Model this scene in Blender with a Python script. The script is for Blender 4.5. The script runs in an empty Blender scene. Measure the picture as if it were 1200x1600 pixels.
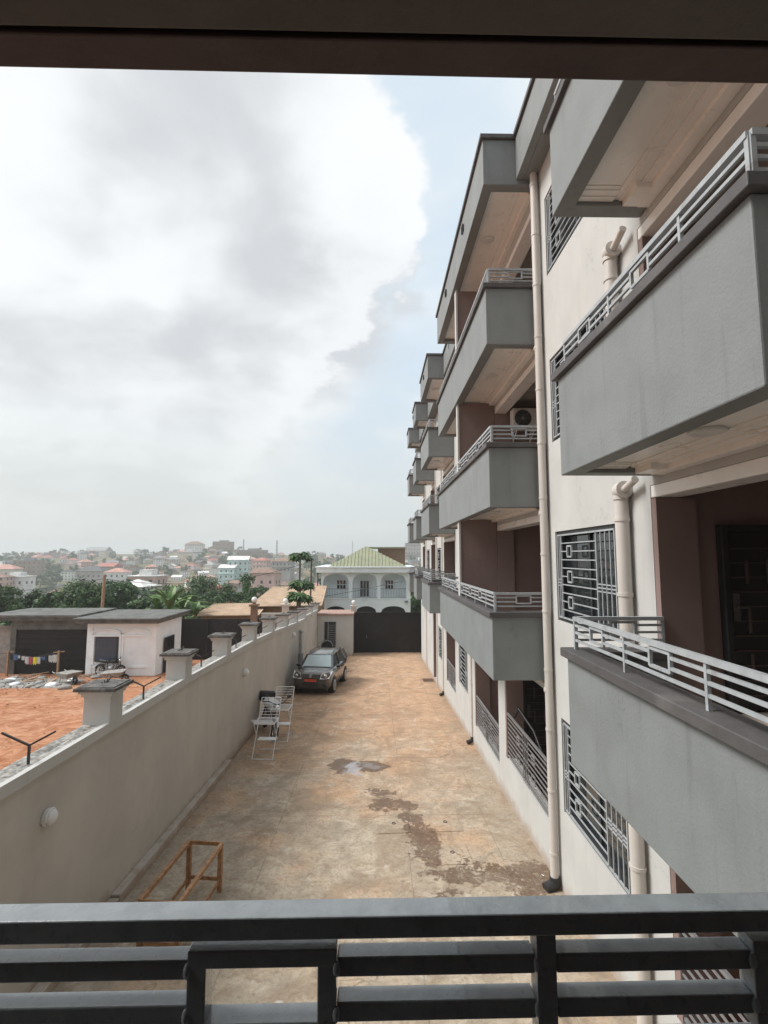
import bpy, bmesh, math, random
from mathutils import Vector, Matrix, noise
R = math.radians
random.seed(7)
scene = bpy.context.scene

# ------------------------------------------------------------------ camera
# camera is at the origin; +Y runs down the yard, +X towards the apartment building
cam_d = bpy.data.cameras.new('camera'); cam = bpy.data.objects.new('camera', cam_d)
scene.collection.objects.link(cam); scene.camera = cam
cam_d.sensor_fit = 'HORIZONTAL'; cam_d.sensor_width = 36; cam_d.lens = 36*755/1200
cam_d.clip_start = .02; cam_d.clip_end = 6000
PITCH = math.atan(70/755); YAW = math.atan(12/755)
cam.location = (0, 0, 0); cam.rotation_euler = (R(90)+PITCH, 0, -YAW)
scene.render.resolution_x = 768; scene.render.resolution_y = 1024

# ------------------------------------------------------------------ exposure
scene.view_settings.view_transform = 'Standard'; scene.view_settings.look = 'None'
scene.view_settings.exposure = 0.85; scene.view_settings.gamma = 1
scene.render.engine = 'CYCLES'
scene.cycles.volume_step_rate = 10; scene.cycles.volume_max_steps = 64
scene.cycles.max_bounces = 8; scene.cycles.diffuse_bounces = 6; scene.cycles.glossy_bounces = 3
scene.cycles.volume_bounces = 0

# ------------------------------------------------------------------ node helper
class N:
    def __init__(s, tree): s.t = tree; s.n = tree.nodes; s.l = tree.links
    def node(s, typ, **kw):
        n = s.n.new(typ)
        for k, v in kw.items(): setattr(n, k, v)
        return n
    def put(s, sock, v):
        if hasattr(v, 'is_output'): s.l.new(v, sock)
        elif v is not None:
            if sock.type == 'RGBA' and len(v) == 3: v = (*v, 1)
            sock.default_value = v
    def math(s, op, a, b=None, c=None, clamp=False):
        n = s.node('ShaderNodeMath', operation=op, use_clamp=clamp)
        s.put(n.inputs[0], a)
        if b is not None: s.put(n.inputs[1], b)
        if c is not None: s.put(n.inputs[2], c)
        return n.outputs[0]
    def vmath(s, op, a, b=None):
        n = s.node('ShaderNodeVectorMath', operation=op); s.put(n.inputs[0], a)
        if b is not None: s.put(n.inputs[1], b)
        return n.outputs[0]
    def mix(s, f, a, b, mode='MIX'):
        n = s.node('ShaderNodeMix', data_type='RGBA', blend_type=mode)
        s.put(n.inputs[0], f); s.put(n.inputs[6], a); s.put(n.inputs[7], b)
        return n.outputs[2]
    def noise(s, vec, scale, detail=4, rough=.55, dist=0):
        n = s.node('ShaderNodeTexNoise'); s.put(n.inputs['Vector'], vec)
        n.inputs['Scale'].default_value = scale; n.inputs['Detail'].default_value = detail
        n.inputs['Roughness'].default_value = rough; n.inputs['Distortion'].default_value = dist
        return n.outputs[0], n.outputs[1]
    def ramp(s, f, lo, hi, tmin=0., tmax=1., smooth=True):
        n = s.node('ShaderNodeMapRange', interpolation_type='SMOOTHSTEP' if smooth else 'LINEAR')
        s.put(n.inputs[0], f)
        for i, v in zip((1, 2, 3, 4), (lo, hi, tmin, tmax)): s.put(n.inputs[i], v)
        return n.outputs[0]
    def sep(s, v):
        n = s.node('ShaderNodeSeparateXYZ'); s.put(n.inputs[0], v); return n.outputs
    def comb(s, x, y, z):
        n = s.node('ShaderNodeCombineXYZ')
        for i, v in enumerate((x, y, z)): s.put(n.inputs[i], v)
        return n.outputs[0]

# ------------------------------------------------------------------ sky
SUN_EL, SUN_AZ = 48, -90          # azimuth from +Y towards +X
world = bpy.data.worlds.new('World'); scene.world = world; world.use_nodes = True
w = N(world.node_tree); w.n.clear()
sky = w.node('ShaderNodeTexSky', sky_type='NISHITA', sun_disc=False, sun_elevation=R(SUN_EL),
             sun_rotation=R(SUN_AZ), dust_density=3.0, air_density=1.2)
bg1 = w.node('ShaderNodeBackground'); w.put(bg1.inputs[0], sky.outputs[0]); bg1.inputs[1].default_value = .07
tc = w.node('ShaderNodeTexCoord'); d = tc.outputs['Generated']
dx, dy, dz = w.sep(d)
den = w.math('ADD', w.math('MAXIMUM', dz, 0.0), .34)
px = w.math('DIVIDE', dx, den); py = w.math('DIVIDE', dy, den)
P = w.comb(px, py, w.math('MULTIPLY', dz, 1.2))
_, wc = w.noise(P, 1.1, 3, .5)
Pw = w.vmath('ADD', P, w.vmath('SCALE', w.vmath('SUBTRACT', wc, (.5, .5, .5)), None))
Pw.node.inputs[1].links and None
sc = [n for n in w.n if n.bl_idname == 'ShaderNodeVectorMath' and n.operation == 'SCALE'][0]; sc.inputs[3].default_value = .55
big, _ = w.noise(Pw, 1.15, 5, .48)
fine, _ = w.noise(Pw, 3.4, 8, .52)
dens = w.math('ADD', w.math('MULTIPLY', big, .64), w.math('MULTIPLY', fine, .36))
def lump(cx, cy, r, amt):
    q = w.math('ADD', w.math('POWER', w.math('SUBTRACT', px, cx), 2.), w.math('POWER', w.math('SUBTRACT', py, cy), 2.))
    return w.math('MULTIPLY', w.ramp(w.math('SQRT', q), 0., r, 1., 0.), amt)
for a_ in ((-.22, .72, .42, .07), (-.62, 1.12, .3, .07), (-.38, .98, .2, -.1), (-.03, .82, .22, -.12), (-.75, .9, .25, -.1), (-.2, 1.15, .25, -.06)):
    dens = w.math('ADD', dens, lump(*a_))
shade = w.ramp(dens, .42, .61)
cloud = w.mix(shade, (.70, .715, .72), (.485, .495, .505))
# the clear strip between the big cloud and the roof line
fine2, _ = w.noise(P, 7.5, 7, .6)
e0 = w.math('ADD', lump(.0, .86, .16, .13), w.ramp(py, 1.1, 1.9, 0., -.55, smooth=False))
edge = w.math('ADD', w.math('SUBTRACT', px, e0), w.math('MULTIPLY', w.math('SUBTRACT', fine2, .5), .3))
edge = w.math('ADD', edge, w.math('MULTIPLY', w.math('SUBTRACT', fine, .5), .15))
gap = w.math('MULTIPLY', w.ramp(edge, .0, w.ramp(py, .9, 1.5, .05, .3)), w.ramp(edge, .6, .9, 1., 0.))
rimw = w.math('MULTIPLY', w.ramp(edge, -.2, -.02), w.ramp(edge, .0, .05, 1., 0.))
cloud = w.mix(w.math('MULTIPLY', rimw, .75), cloud, (.735, .745, .75))
wisp, _ = w.noise(Pw, 1.9, 4, .5)
veil = w.mix(w.ramp(wisp, .42, .66), (.50, .585, .655), (.64, .675, .695))
col = w.mix(gap, cloud, veil)
low = w.ramp(dz, .0, .42, 1., 0.)
col = w.mix(w.math('MULTIPLY', low, .85), col, (.525, .55, .545))
# the veil of cloud is brightest round the hidden sun and dimmer on the far side of the sky
dn_ = w.node('ShaderNodeVectorMath', operation='DOT_PRODUCT'); w.put(dn_.inputs[0], d); dn_.inputs[1].default_value = (-.75, .42, .5)
fall = w.ramp(dn_.outputs['Value'], -.7, .55, .8, 1.03)
col = w.mix(1., col, w.comb(fall, fall, fall), 'MULTIPLY')
bg2 = w.node('ShaderNodeBackground'); w.put(bg2.inputs[0], col); bg2.inputs[1].default_value = .8
ms = w.node('ShaderNodeMixShader'); ms.inputs[0].default_value = .9
w.l.new(bg1.outputs[0], ms.inputs[1]); w.l.new(bg2.outputs[0], ms.inputs[2])
wo = w.node('ShaderNodeOutputWorld'); w.l.new(ms.outputs[0], wo.inputs[0])

# ------------------------------------------------------------------ sun behind thin cloud
sd = bpy.data.lights.new('sun', 'SUN'); sun = bpy.data.objects.new('sun', sd); scene.collection.objects.link(sun)
sd.energy = 2.3; sd.angle = R(25); sd.color = (1, .975, .94)
sdir = Vector((math.sin(R(SUN_AZ))*math.cos(R(SUN_EL)), math.cos(R(SUN_AZ))*math.cos(R(SUN_EL)), math.sin(R(SUN_EL))))
sun.rotation_euler = sdir.to_track_quat('Z', 'Y').to_euler()

# ------------------------------------------------------------------ materials
def mat(name, color, rough=.8, var=.12, scale=3., bump=0., bscale=60., metal=0., spec=.5, stain=None, stain_amt=0., stain_scale=.8, coat=0., streak=0., base=0.):
    m = bpy.data.materials.new(name); m.use_nodes = True
    t = N(m.node_tree); b = t.n['Principled BSDF']
    geo = t.node('ShaderNodeTexCoord').outputs['Object']
    n1, _ = t.noise(geo, scale, 6, .6)
    c = t.mix(t.ramp(n1, .3, .7), [x*(1-var) for x in color], [min(1, x*(1+var)) for x in color])
    if stain is not None:
        n2, _ = t.noise(geo, stain_scale, 8, .65, .4)
        c = t.mix(t.math('MULTIPLY', t.ramp(n2, .52, .72), stain_amt), c, stain)
    if streak:
        x, y, z = t.sep(geo)
        n3, _ = t.noise(t.comb(t.math('MULTIPLY', x, 5.), t.math('MULTIPLY', y, 5.), t.math('MULTIPLY', z, .35)), 1.6, 5, .6)
        c = t.mix(t.math('MULTIPLY', t.ramp(n3, .54, .78), streak), c, [q*.45 for q in color])
    if bump and bscale >= 45 and rough > .55:   # hairline cracks in the render
        vo = t.node('ShaderNodeTexVoronoi', feature='DISTANCE_TO_EDGE'); vo.inputs['Scale'].default_value = .55
        _, nc = t.noise(geo, 2.2, 5, .6); nm, _ = t.noise(geo, .7, 3)
        t.put(vo.inputs['Vector'], t.vmath('ADD', geo, nc))
        c = t.mix(t.math('MULTIPLY', t.math('MULTIPLY', t.ramp(vo.outputs['Distance'], 0., .006, 1., 0.), t.ramp(nm, .54, .6)), .35), c, [q*.4 for q in color])
        pt, _ = t.noise(geo, .9, 2, .4)
        c = t.mix(t.math('MULTIPLY', t.ramp(pt, .56, .6), .10), c, [min(1, q*1.25) for q in color])
    if base:                     # splashed dirt along the foot of the wall
        x, y, z = t.sep(geo)
        hgt = t.math('ADD', t.math('ADD', z, 5.04), t.math('MULTIPLY', y, .0555))
        n5, _ = t.noise(geo, 3., 7, .7)
        c = t.mix(t.math('MULTIPLY', t.ramp(t.math('ADD', hgt, t.math('MULTIPLY', t.math('SUBTRACT', n5, .5), .6)), .02, .32, 1., 0.), base), c, (.30, .20, .13))
    t.put(b.inputs['Base Color'], c)
    r2, _ = t.noise(geo, scale*2.3, 4)
    t.put(b.inputs['Roughness'], t.math('ADD', t.math('MULTIPLY', t.math('SUBTRACT', r2, .5), .2), rough, clamp=True))
    b.inputs['Metallic'].default_value = metal
    b.inputs['Specular IOR Level'].default_value = spec
    b.inputs['Coat Weight'].default_value = coat
    if bump:
        n4, _ = t.noise(geo, bscale, 5, .6)
        bp = t.node('ShaderNodeBump'); bp.inputs['Strength'].default_value = bump; bp.inputs['Distance'].default_value = .01
        t.put(bp.inputs['Height'], n4); t.l.new(bp.outputs[0], b.inputs['Normal'])
    return m

M = {}
M['cream'] = mat('cream_render', (.49, .49, .472), .85, .05, 1.2, .25, 90, stain=(.46, .425, .38), stain_amt=.3, stain_scale=1.1, streak=.2, base=.6)
M['wallgrey'] = mat('greige_render', (.51, .478, .432), .88, .06, .9, .3, 80, stain=(.36, .33, .29), stain_amt=.35, stain_scale=.5, streak=.16, base=.75)
M['grey'] = mat('grey_paint', (.20, .215, .216), .6, .07, 1.5, .35, 45, stain=(.17, .18, .178), stain_amt=.5, stain_scale=1.2, streak=.34)
M['coping'] = mat('dark_coping', (.078, .074, .075), .6, .12, 5, .3, 70, stain=(.2, .19, .18), stain_amt=.4)
M['brown'] = mat('brown_paint', (.235, .165, .15), .75, .06, 1.5, .15, 60, streak=.1)
M['soffit'] = mat('cream_gloss_ceiling', (.88, .86, .82), .3, .04, 2, 0)
M['rail'] = mat('grey_metal_paint', (.36, .385, .40), .42, .1, 9, .08, 120, spec=.5, stain=(.16, .14, .13), stain_amt=.5, stain_scale=7)
M['railfront'] = mat('charcoal_gloss_paint', (.235, .26, .275), .3, .12, 22, .12, 60, spec=.6, coat=.6, stain=(.30, .30, .30), stain_amt=.35, stain_scale=28)
M['pipe'] = mat('pipe_cream', (.56, .52, .48), .5, .05, 2, 0, streak=.25)
M['dark'] = mat('dark_steel', (.028, .028, .03), .45, .2, 4, .05)
M['gate'] = mat('black_gate_paint', (.010, .0085, .009), .7, .25, 1.2, .1, 40, stain=(.05, .04, .035), stain_amt=.4)
M['glass'] = mat('dark_glass', (.02, .025, .028), .06, .1, 1, 0, spec=.9)
M['white'] = mat('white_paint', (.83, .89, .92), .7, .04, 2, .2, 70, stain=(.62, .62, .60), stain_amt=.35, stain_scale=1.5, streak=.15)
M['lampwhite'] = mat('lamp_cover', (.72, .72, .70), .35, .04, 5)
M['concrete'] = mat('raw_concrete', (.30, .29, .27), .95, .45, 14, .9, 30, stain=(.07, .065, .06), stain_amt=.9, stain_scale=7)
M['slab'] = mat('weathered_roof_slab', (.12, .122, .115), .95, .3, 2, .5, 20, stain=(.25, .24, .22), stain_amt=.5, stain_scale=.9)
M['block'] = mat('cement_block', (.30, .285, .27), .95, .2, 3, .5, 30, stain=(.16, .15, .14), stain_amt=.6, streak=.3)
M['wood'] = mat('varnished_wood', (.34, .18, .085), .5, .3, 14, .15, 40)
M['palewood'] = mat('pale_wood', (.46, .30, .17), .7, .25, 9, .2, 40)
M['alu'] = mat('aluminium', (.78, .79, .80), .35, .05, 8, metal=.2)
M['rubber'] = mat('rubber', (.02, .02, .021), .8, .2, 8)
M['rim'] = mat('alloy', (.6, .61, .62), .35, .05, 8, metal=.7)
M['carpaint'] = mat('grey_car_paint', (.085, .078, .073), .25, .08, 2, metal=.3, coat=.7, stain=(.26, .2, .15), stain_amt=.25, stain_scale=3)
M['carglass'] = mat('car_glass', (.10, .14, .15), .05, .15, 3, spec=1., coat=1.)
M['headlight'] = mat('headlight', (.82, .84, .86), .12, .1, 20, coat=1)
M['red'] = mat('red_plate', (.75, .10, .04), .5, .05, 4)
M['platetext'] = mat('plate_text', (.15, .03, .02), .5, .05, 4)
M['chrome'] = mat('chrome', (.7, .7, .7), .2, .05, 5, metal=1)
M['mud'] = mat('mud_plank_wall', (.34, .21, .12), .95, .2, 3, .5, 20, stain=(.2, .13, .08), stain_amt=.5)
M['tanroof'] = mat('rusty_tan_roof', (.47, .34, .235), .85, .15, 1.5, .3, 10, stain=(.30, .18, .11), stain_amt=.6, stain_scale=1.3)
M['greenroof'] = mat('pale_green_roof', (.27, .285, .185), .6, .12, 1.4, stain=(.38, .33, .2), stain_amt=.5)
M['trunk'] = mat('bark', (.13, .10, .075), .95, .3, 9, .6, 20)
M['polewood'] = mat('pole_wood', (.36, .24, .15), .9, .2, 6)
M['terracotta'] = mat('terracotta', (.36, .235, .195), .85, .15, 6)
M['cloth1'] = mat('cloth_pink', (.5, .12, .16), .9, .3, 12)
M['cloth2'] = mat('cloth_white', (.66, .66, .66), .9, .1, 12)
M['cloth3'] = mat('cloth_yellow', (.8, .72, .08), .9, .1, 12)
M['cloth4'] = mat('cloth_dark', (.05, .05, .07), .9, .2, 12)
M['blue'] = mat('cloth_blue', (.1, .18, .35), .9, .2, 12)
M['steel'] = mat('worn_steel', (.3, .31, .32), .5, .2, 9, metal=.5)
M['brick'] = mat('brown_brick', (.2, .13, .09), .95, .25, 8, .5, 20)

def leafmat(name, a, b, rough=.6):
    m = bpy.data.materials.new(name); m.use_nodes = True
    t = N(m.node_tree); bs = t.n['Principled BSDF']
    g = t.node('ShaderNodeTexCoord').outputs['Object']
    n1, _ = t.noise(g, 1.3, 3); n2, _ = t.noise(g, 14, 2)
    f = t.math('ADD', t.math('MULTIPLY', n1, .6), t.math('MULTIPLY', n2, .4))
    t.put(bs.inputs['Base Color'], t.mix(t.ramp(f, .36, .64), a, b))
    bs.inputs['Roughness'].default_value = rough
    bs.inputs['Specular IOR Level'].default_value = .3
    return m
M['leaf'] = leafmat('leaf_dark', (.02, .055, .018), (.085, .15, .045))
M['leaf2'] = leafmat('leaf_mid', (.035, .08, .025), (.11, .175, .055))
M['leafban'] = leafmat('leaf_banana', (.06, .13, .03), (.13, .21, .06), .45)

# yard surface
def yard_material():
    m = bpy.data.materials.new('yard_concrete_with_red_dust'); m.use_nodes = True
    t = N(m.node_tree); b = t.n['Principled BSDF']
    pos = t.node('ShaderNodeNewGeometry').outputs['Position']
    x, y, z = t.sep(pos)
    xy = t.comb(x, y, 0.)
    n1, _ = t.noise(xy, .55, 6, .62); n2, _ = t.noise(xy, 2.2, 8, .65, .6); n3, _ = t.noise(xy, 14, 6, .7); n4, _ = t.noise(xy, .9, 8, .7, 1.2)
    grey = t.mix(t.ramp(n2, .3, .7), (.33, .275, .21), (.50, .43, .335))
    grey = t.mix(t.math('MULTIPLY', t.ramp(n4, .5, .64), .55), grey, (.35, .30, .225))
    dust = t.mix(t.ramp(n2, .3, .68), (.41, .235, .14), (.56, .36, .225))
    far = t.ramp(t.math('ADD', y, t.math('MULTIPLY', t.math('SUBTRACT', n1, .5), 26.)), 7., 21.)
    c = t.mix(t.math('MULTIPLY', far, .85), grey, dust)
    c = t.mix(t.math('MULTIPLY', t.ramp(n1, .5, .66), .45), c, (.52, .335, .20))
    c = t.mix(t.math('MULTIPLY', t.ramp(n3, .45, .68), .5), c, (.19, .15, .11))
    n5, _ = t.noise(xy, 5.5, 8, .75, 2.)
    c = t.mix(t.math('MULTIPLY', t.ramp(n5, .52, .68), .6), c, (.17, .125, .09))
    n8, _ = t.noise(xy, .8, 7, .68, .9)
    c = t.mix(t.math('MULTIPLY', t.ramp(n8, .5, .6), .5), c, (.25, .18, .12))
    pale, _ = t.noise(xy, 1.7, 8, .7, .8)
    c = t.mix(t.math('MULTIPLY', t.ramp(pale, .55, .7), .55), c, (.62, .56, .47))
    # tyre scrapes running across
    tr, _ = t.noise(t.comb(t.math('MULTIPLY', x, .9), t.math('MULTIPLY', y, 3.4), 0.), 2., 7, .7, 1.)
    c = t.mix(t.math('MULTIPLY', t.ramp(tr, .58, .68), .42), c, (.24, .155, .10))
    # construction joints and cracks
    def line(coord, at, wd, noise_amt=.05):
        q = t.math('ABSOLUTE', t.math('SUBTRACT', t.math('ADD', coord, t.math('MULTIPLY', t.math('SUBTRACT', n2, .5), noise_amt)), at))
        return t.ramp(q, 0., wd, 1., 0.)
    lines = None
    for cc, at, wd in ((x, -2.05, .02), (x, .62, .014), (y, 11.2, .02), (y, 14.75, .03), (y, 19.4, .03), (y, 7.4, .018), (y, 24.2, .03), (x, 2.35, .015)):
        l = line(cc, at, wd); lines = l if lines is None else t.math('MAXIMUM', lines, l)
    gapn = t.ramp(n4, .38, .52)
    c = t.mix(t.math('MULTIPLY', t.math('MULTIPLY', lines, gapn), .45), c, (.13, .10, .08))
    vo = t.node('ShaderNodeTexVoronoi', feature='DISTANCE_TO_EDGE'); vo.inputs['Scale'].default_value = .42
    _, nc = t.noise(xy, 1.2, 4)
    t.put(vo.inputs['Vector'], t.vmath('ADD', xy, nc))
    ck = t.ramp(vo.outputs['Distance'], 0., .012, 1., 0.)
    c = t.mix(t.math('MULTIPLY', t.math('MULTIPLY', ck, t.ramp(n1, .48, .56)), .5), c, (.12, .095, .075))
    # dirt along both sides
    side = t.math('MAXIMUM', t.ramp(x, 2.3, 3.1), t.ramp(x, -4.1, -3.6, 1., 0.))
    c = t.mix(t.math('MULTIPLY', t.math('MULTIPLY', side, t.ramp(n2, .42, .6)), .6), c, (.2, .155, .115))
    # wet patches
    _, dn = t.noise(xy, 1.5, 5, .6); _, dn2 = t.noise(xy, 7, 5, .65)
    dv = t.vmath('ADD', t.vmath('MULTIPLY', t.vmath('SUBTRACT', dn, (.5, .5, .5)), (1.3, 1.3, 0)), t.vmath('MULTIPLY', t.vmath('SUBTRACT', dn2, (.5, .5, .5)), (.5, .5, 0)))
    pw = t.vmath('ADD', xy, dv)
    wx, wy, _ = t.sep(pw)
    def blob(cx, cy, rx, ry, soft=.16):
        a = t.math('POWER', t.math('DIVIDE', t.math('SUBTRACT', wx, cx), rx), 2.)
        q = t.math('POWER', t.math('DIVIDE', t.math('SUBTRACT', wy, cy), ry), 2.)
        return t.ramp(t.math('SQRT', t.math('ADD', a, q)), 1.-soft, 1.+soft*.3, 1., 0.)
    wet = None
    for a in ((-.85, 14.0, .42, .62), (-.05, 14.15, .5, .42), (.1, 12.45, .35, .3), (.15, 11.75, .32, .4), (.55, 11.7, .32, .35), (.75, 11.0, .2, .5), (.95, 10.0, .3, .8),
              (1.7, 8.95, .95, .33), (2.7, 8.9, .42, .6), (1.0, 8.3, .3, .3)):
        q = blob(*a); wet = q if wet is None else t.math('MAXIMUM', wet, q)
    brk = t.ramp(n5, .36, .5)
    near = t.ramp(y, 12.8, 13.2)
    wet = t.math('MULTIPLY', wet, t.math('MAXIMUM', t.math('MULTIPLY', brk, t.ramp(n4, .32, .52, .55, 1.)), near))
    pud = t.math('MAXIMUM', blob(-.62, 13.95, .36, .55, .3), blob(-.1, 14.2, .3, .2, .3))
    c = t.mix(t.math('MULTIPLY', wet, .95), c, t.mix(.5, c, (.10, .055, .032), 'MULTIPLY'))
    c = t.mix(t.math('MULTIPLY', wet, .72), c, (.14, .088, .056))
    sky_sheen = t.math('MULTIPLY', blob(-.66, 13.9, .3, .5, .4), t.ramp(n5, .3, .6, .35, 1.))
    c = t.mix(t.math('MULTIPLY', sky_sheen, .6), c, (.46, .43, .45))  # pale sky reflection at the puddle's core, painted into the base colour
    wh = t.math('MULTIPLY', blob(-.9, 5.9, .7, .5, .5), t.ramp(n2, .45, .55))
    c = t.mix(t.math('MULTIPLY', wh, .6), c, (.68, .64, .57))
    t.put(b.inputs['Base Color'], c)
    t.put(b.inputs['Roughness'], t.mix(pud, t.mix(wet, (.9, .9, .9), (.5, .5, .5)), (.08, .08, .08)))
    t.put(b.inputs['Specular IOR Level'], t.mix(pud, (.3, .3, .3), (1, 1, 1)))
    bp = t.node('ShaderNodeBump'); bp.inputs['Strength'].default_value = .5; bp.inputs['Distance'].default_value = .02
    t.put(bp.inputs['Height'], t.math('MULTIPLY', t.math('ADD', t.math('MULTIPLY', n3, .6), n5), t.math('SUBTRACT', 1., pud)))
    t.l.new(bp.outputs[0], b.inputs['Normal'])
    return m
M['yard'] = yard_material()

def earth_material():
    m = bpy.data.materials.new('terrain_earth'); m.use_nodes = True
    t = N(m.node_tree); b = t.n['Principled BSDF']
    pos = t.node('ShaderNodeNewGeometry').outputs['Position']; x, y, z = t.sep(pos)
    n1, _ = t.noise(pos, .35, 8, .65, .5); n2, _ = t.noise(pos, 2.4, 8, .7, .8); n3, _ = t.noise(pos, .03, 6, .6)
    red = t.mix(t.ramp(n2, .33, .68), (.30, .125, .062), (.50, .265, .16))
    red = t.mix(t.math('MULTIPLY', t.ramp(n1, .5, .66), .6), red, (.55, .35, .23))
    n6, _ = t.noise(pos, 7, 6, .7, 1.)
    red = t.mix(t.math('MULTIPLY', t.ramp(n6, .52, .68), .5), red, (.2, .085, .04))
    n7, _ = t.noise(t.comb(t.math('MULTIPLY', x, .35), t.math('MULTIPLY', y, 2.2), 0.), 1.3, 6, .65, .6)
    red = t.mix(t.math('MULTIPLY', t.ramp(n7, .5, .6), .4), red, (.27, .10, .04))
    green = t.mix(t.ramp(n1, .35, .65), (.06, .09, .03), (.16, .15, .07))
    hill = t.mix(t.ramp(n3, .42, .6), green, (.22, .16, .11))
    f = t.ramp(t.math('ADD', y, t.math('MULTIPLY', t.math('SUBTRACT', n1, .5), 6.)), 33., 40.)
    t.put(b.inputs['Base Color'], t.mix(f, red, hill)); b.inputs['Roughness'].default_value = .95
    b.inputs['Specular IOR Level'].default_value = .15
    bp = t.node('ShaderNodeBump'); bp.inputs['Strength'].default_value = .8; bp.inputs['Distance'].default_value = .06
    t.put(bp.inputs['Height'], n2); t.l.new(bp.outputs[0], b.inputs['Normal'])
    return m
M['earth'] = earth_material()

# ------------------------------------------------------------------ mesh helpers
COL = scene.collection
class MB:
    def __init__(s): s.v = []; s.f = []; s.m = []; s.sm = []; s.mi = 0; s.smooth = False
    def add(s, vs, fs, smooth=None):
        o = len(s.v); s.v += [tuple(v) for v in vs]
        for f in fs: s.f.append([i+o for i in f]); s.m.append(s.mi); s.sm.append(s.smooth if smooth is None else smooth)
    def box(s, x0, x1, y0, y1, z0, z1):
        if x0 > x1: x0, x1 = x1, x0
        if y0 > y1: y0, y1 = y1, y0
        if z0 > z1: z0, z1 = z1, z0
        s.add([(x0,y0,z0),(x1,y0,z0),(x1,y1,z0),(x0,y1,z0),(x0,y0,z1),(x1,y0,z1),(x1,y1,z1),(x0,y1,z1)],
              [(0,3,2,1),(4,5,6,7),(0,1,5,4),(1,2,6,5),(2,3,7,6),(3,0,4,7)])
        return s
    def hexa(s, pts):
        s.add(pts, [(0,3,2,1),(4,5,6,7),(0,1,5,4),(1,2,6,5),(2,3,7,6),(3,0,4,7)]); return s
    def bar(s, p, q, wd, h=None, up=(0,0,1)):
        h = wd if h is None else h
        p = Vector(p); q = Vector(q); a = (q-p).normalized(); u = Vector(up)
        if abs(a.dot(u)) > .98: u = Vector((0,1,0))
        r = a.cross(u).normalized()*wd/2; u = r.cross(a).normalized()*h/2
        s.add([p-r-u, p+r-u, q+r-u, q-r-u, p-r+u, p+r+u, q+r+u, q-r+u],
              [(0,3,2,1),(4,5,6,7),(0,1,5,4),(1,2,6,5),(2,3,7,6),(3,0,4,7)]); return s
    def tube(s, p, q, r0, r1=None, n=12, caps=True):
        r1 = r0 if r1 is None else r1
        p = Vector(p); q = Vector(q); a = (q-p).normalized(); u = Vector((0,0,1)) if abs(a.z) < .9 else Vector((1,0,0))
        e = a.cross(u).normalized(); g = a.cross(e)
        vs = []
        for c, r in ((p, r0), (q, r1)):
            for k in range(n):
                t = 2*math.pi*k/n; vs.append(c+e*math.cos(t)*r+g*math.sin(t)*r)
        s.add(vs, [(k, k+n, (k+1) % n+n, (k+1) % n) for k in range(n)], True)
        if caps: s.add(vs, [tuple(range(n)), tuple(range(2*n-1, n-1, -1))], False)
        return s
    def path(s, pts, r, n=8):
        for a, b in zip(pts, pts[1:]): s.tube(a, b, r, n=n)
        return s
    def lathe(s, c, prof, n=16, axis='Z', sx=1, sy=1):
        vs = []; c = Vector(c)
        for r, h in prof:
            for k in range(n):
                t = 2*math.pi*k/n; a, b = r*math.cos(t)*sx, r*math.sin(t)*sy
                vs.append(c+Vector({'Z': (a, b, h), 'X': (h, a, b), 'Y': (a, h, b)}[axis]))
        fs = []
        for j in range(len(prof)-1):
            for k in range(n): fs.append((j*n+k, j*n+(k+1) % n, (j+1)*n+(k+1) % n, (j+1)*n+k))
        fs.append(tuple(range(n-1, -1, -1))); fs.append(tuple(range((len(prof)-1)*n, len(prof)*n)))
        s.add(vs, fs, True); return s
    def ball(s, c, rx, ry=None, rz=None, n=12):
        ry = rx if ry is None else ry; rz = rx if rz is None else rz
        prof = [(max(.001, math.sin(math.pi*i/(n//2+2))), -math.cos(math.pi*i/(n//2+2))) for i in range(n//2+3)]
        vs = [];
        for r, h in prof:
            for k in range(n):
                t = 2*math.pi*k/n; vs.append((c[0]+r*math.cos(t)*rx, c[1]+r*math.sin(t)*ry, c[2]+h*rz))
        fs = []
        for j in range(len(prof)-1):
            for k in range(n): fs.append((j*n+k, j*n+(k+1) % n, (j+1)*n+(k+1) % n, (j+1)*n+k))
        s.add(vs, fs, True); return s
    def torus(s, c, R0, r, axis='X', n=24, k=8, a0=0, a1=2*math.pi):
        vs = []; c = Vector(c); full = abs(a1-a0-2*math.pi) < 1e-6; nn = n if full else n+1
        for i in range(nn):
            t = a0+(a1-a0)*i/n
            for j in range(k):
                u = 2*math.pi*j/k; rr = R0+r*math.cos(u); h = r*math.sin(u)
                a, b = rr*math.cos(t), rr*math.sin(t)
                vs.append(c+Vector({'Z': (a, b, h), 'X': (h, a, b), 'Y': (a, h, b)}[axis]))
        fs = []
        for i in range(nn if full else nn-1):
            for j in range(k): fs.append((i*k+j, i*k+(j+1) % k, ((i+1) % nn)*k+(j+1) % k, ((i+1) % nn)*k+j))
        s.add(vs, fs, True); return s
    def ushape(s, x0, xb, y0, y1, t, z0, z1):
        pl = [(xb, y0), (x0, y0), (x0, y1), (xb, y1), (xb, y1-t), (x0+t, y1-t), (x0+t, y0+t), (xb, y0+t)]
        n = 8; vs = [(x, y, z0) for x, y in pl]+[(x, y, z1) for x, y in pl]
        # caps as three quads each, so nothing is concave
        q = [(0, 1, 6, 7), (1, 2, 5, 6), (2, 3, 4, 5)]
        s.add(vs, q+[tuple(i+8 for i in reversed(f)) for f in q]+[(i, i+n, (i+1) % n+n, (i+1) % n) for i in range(n)]); return s
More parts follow.
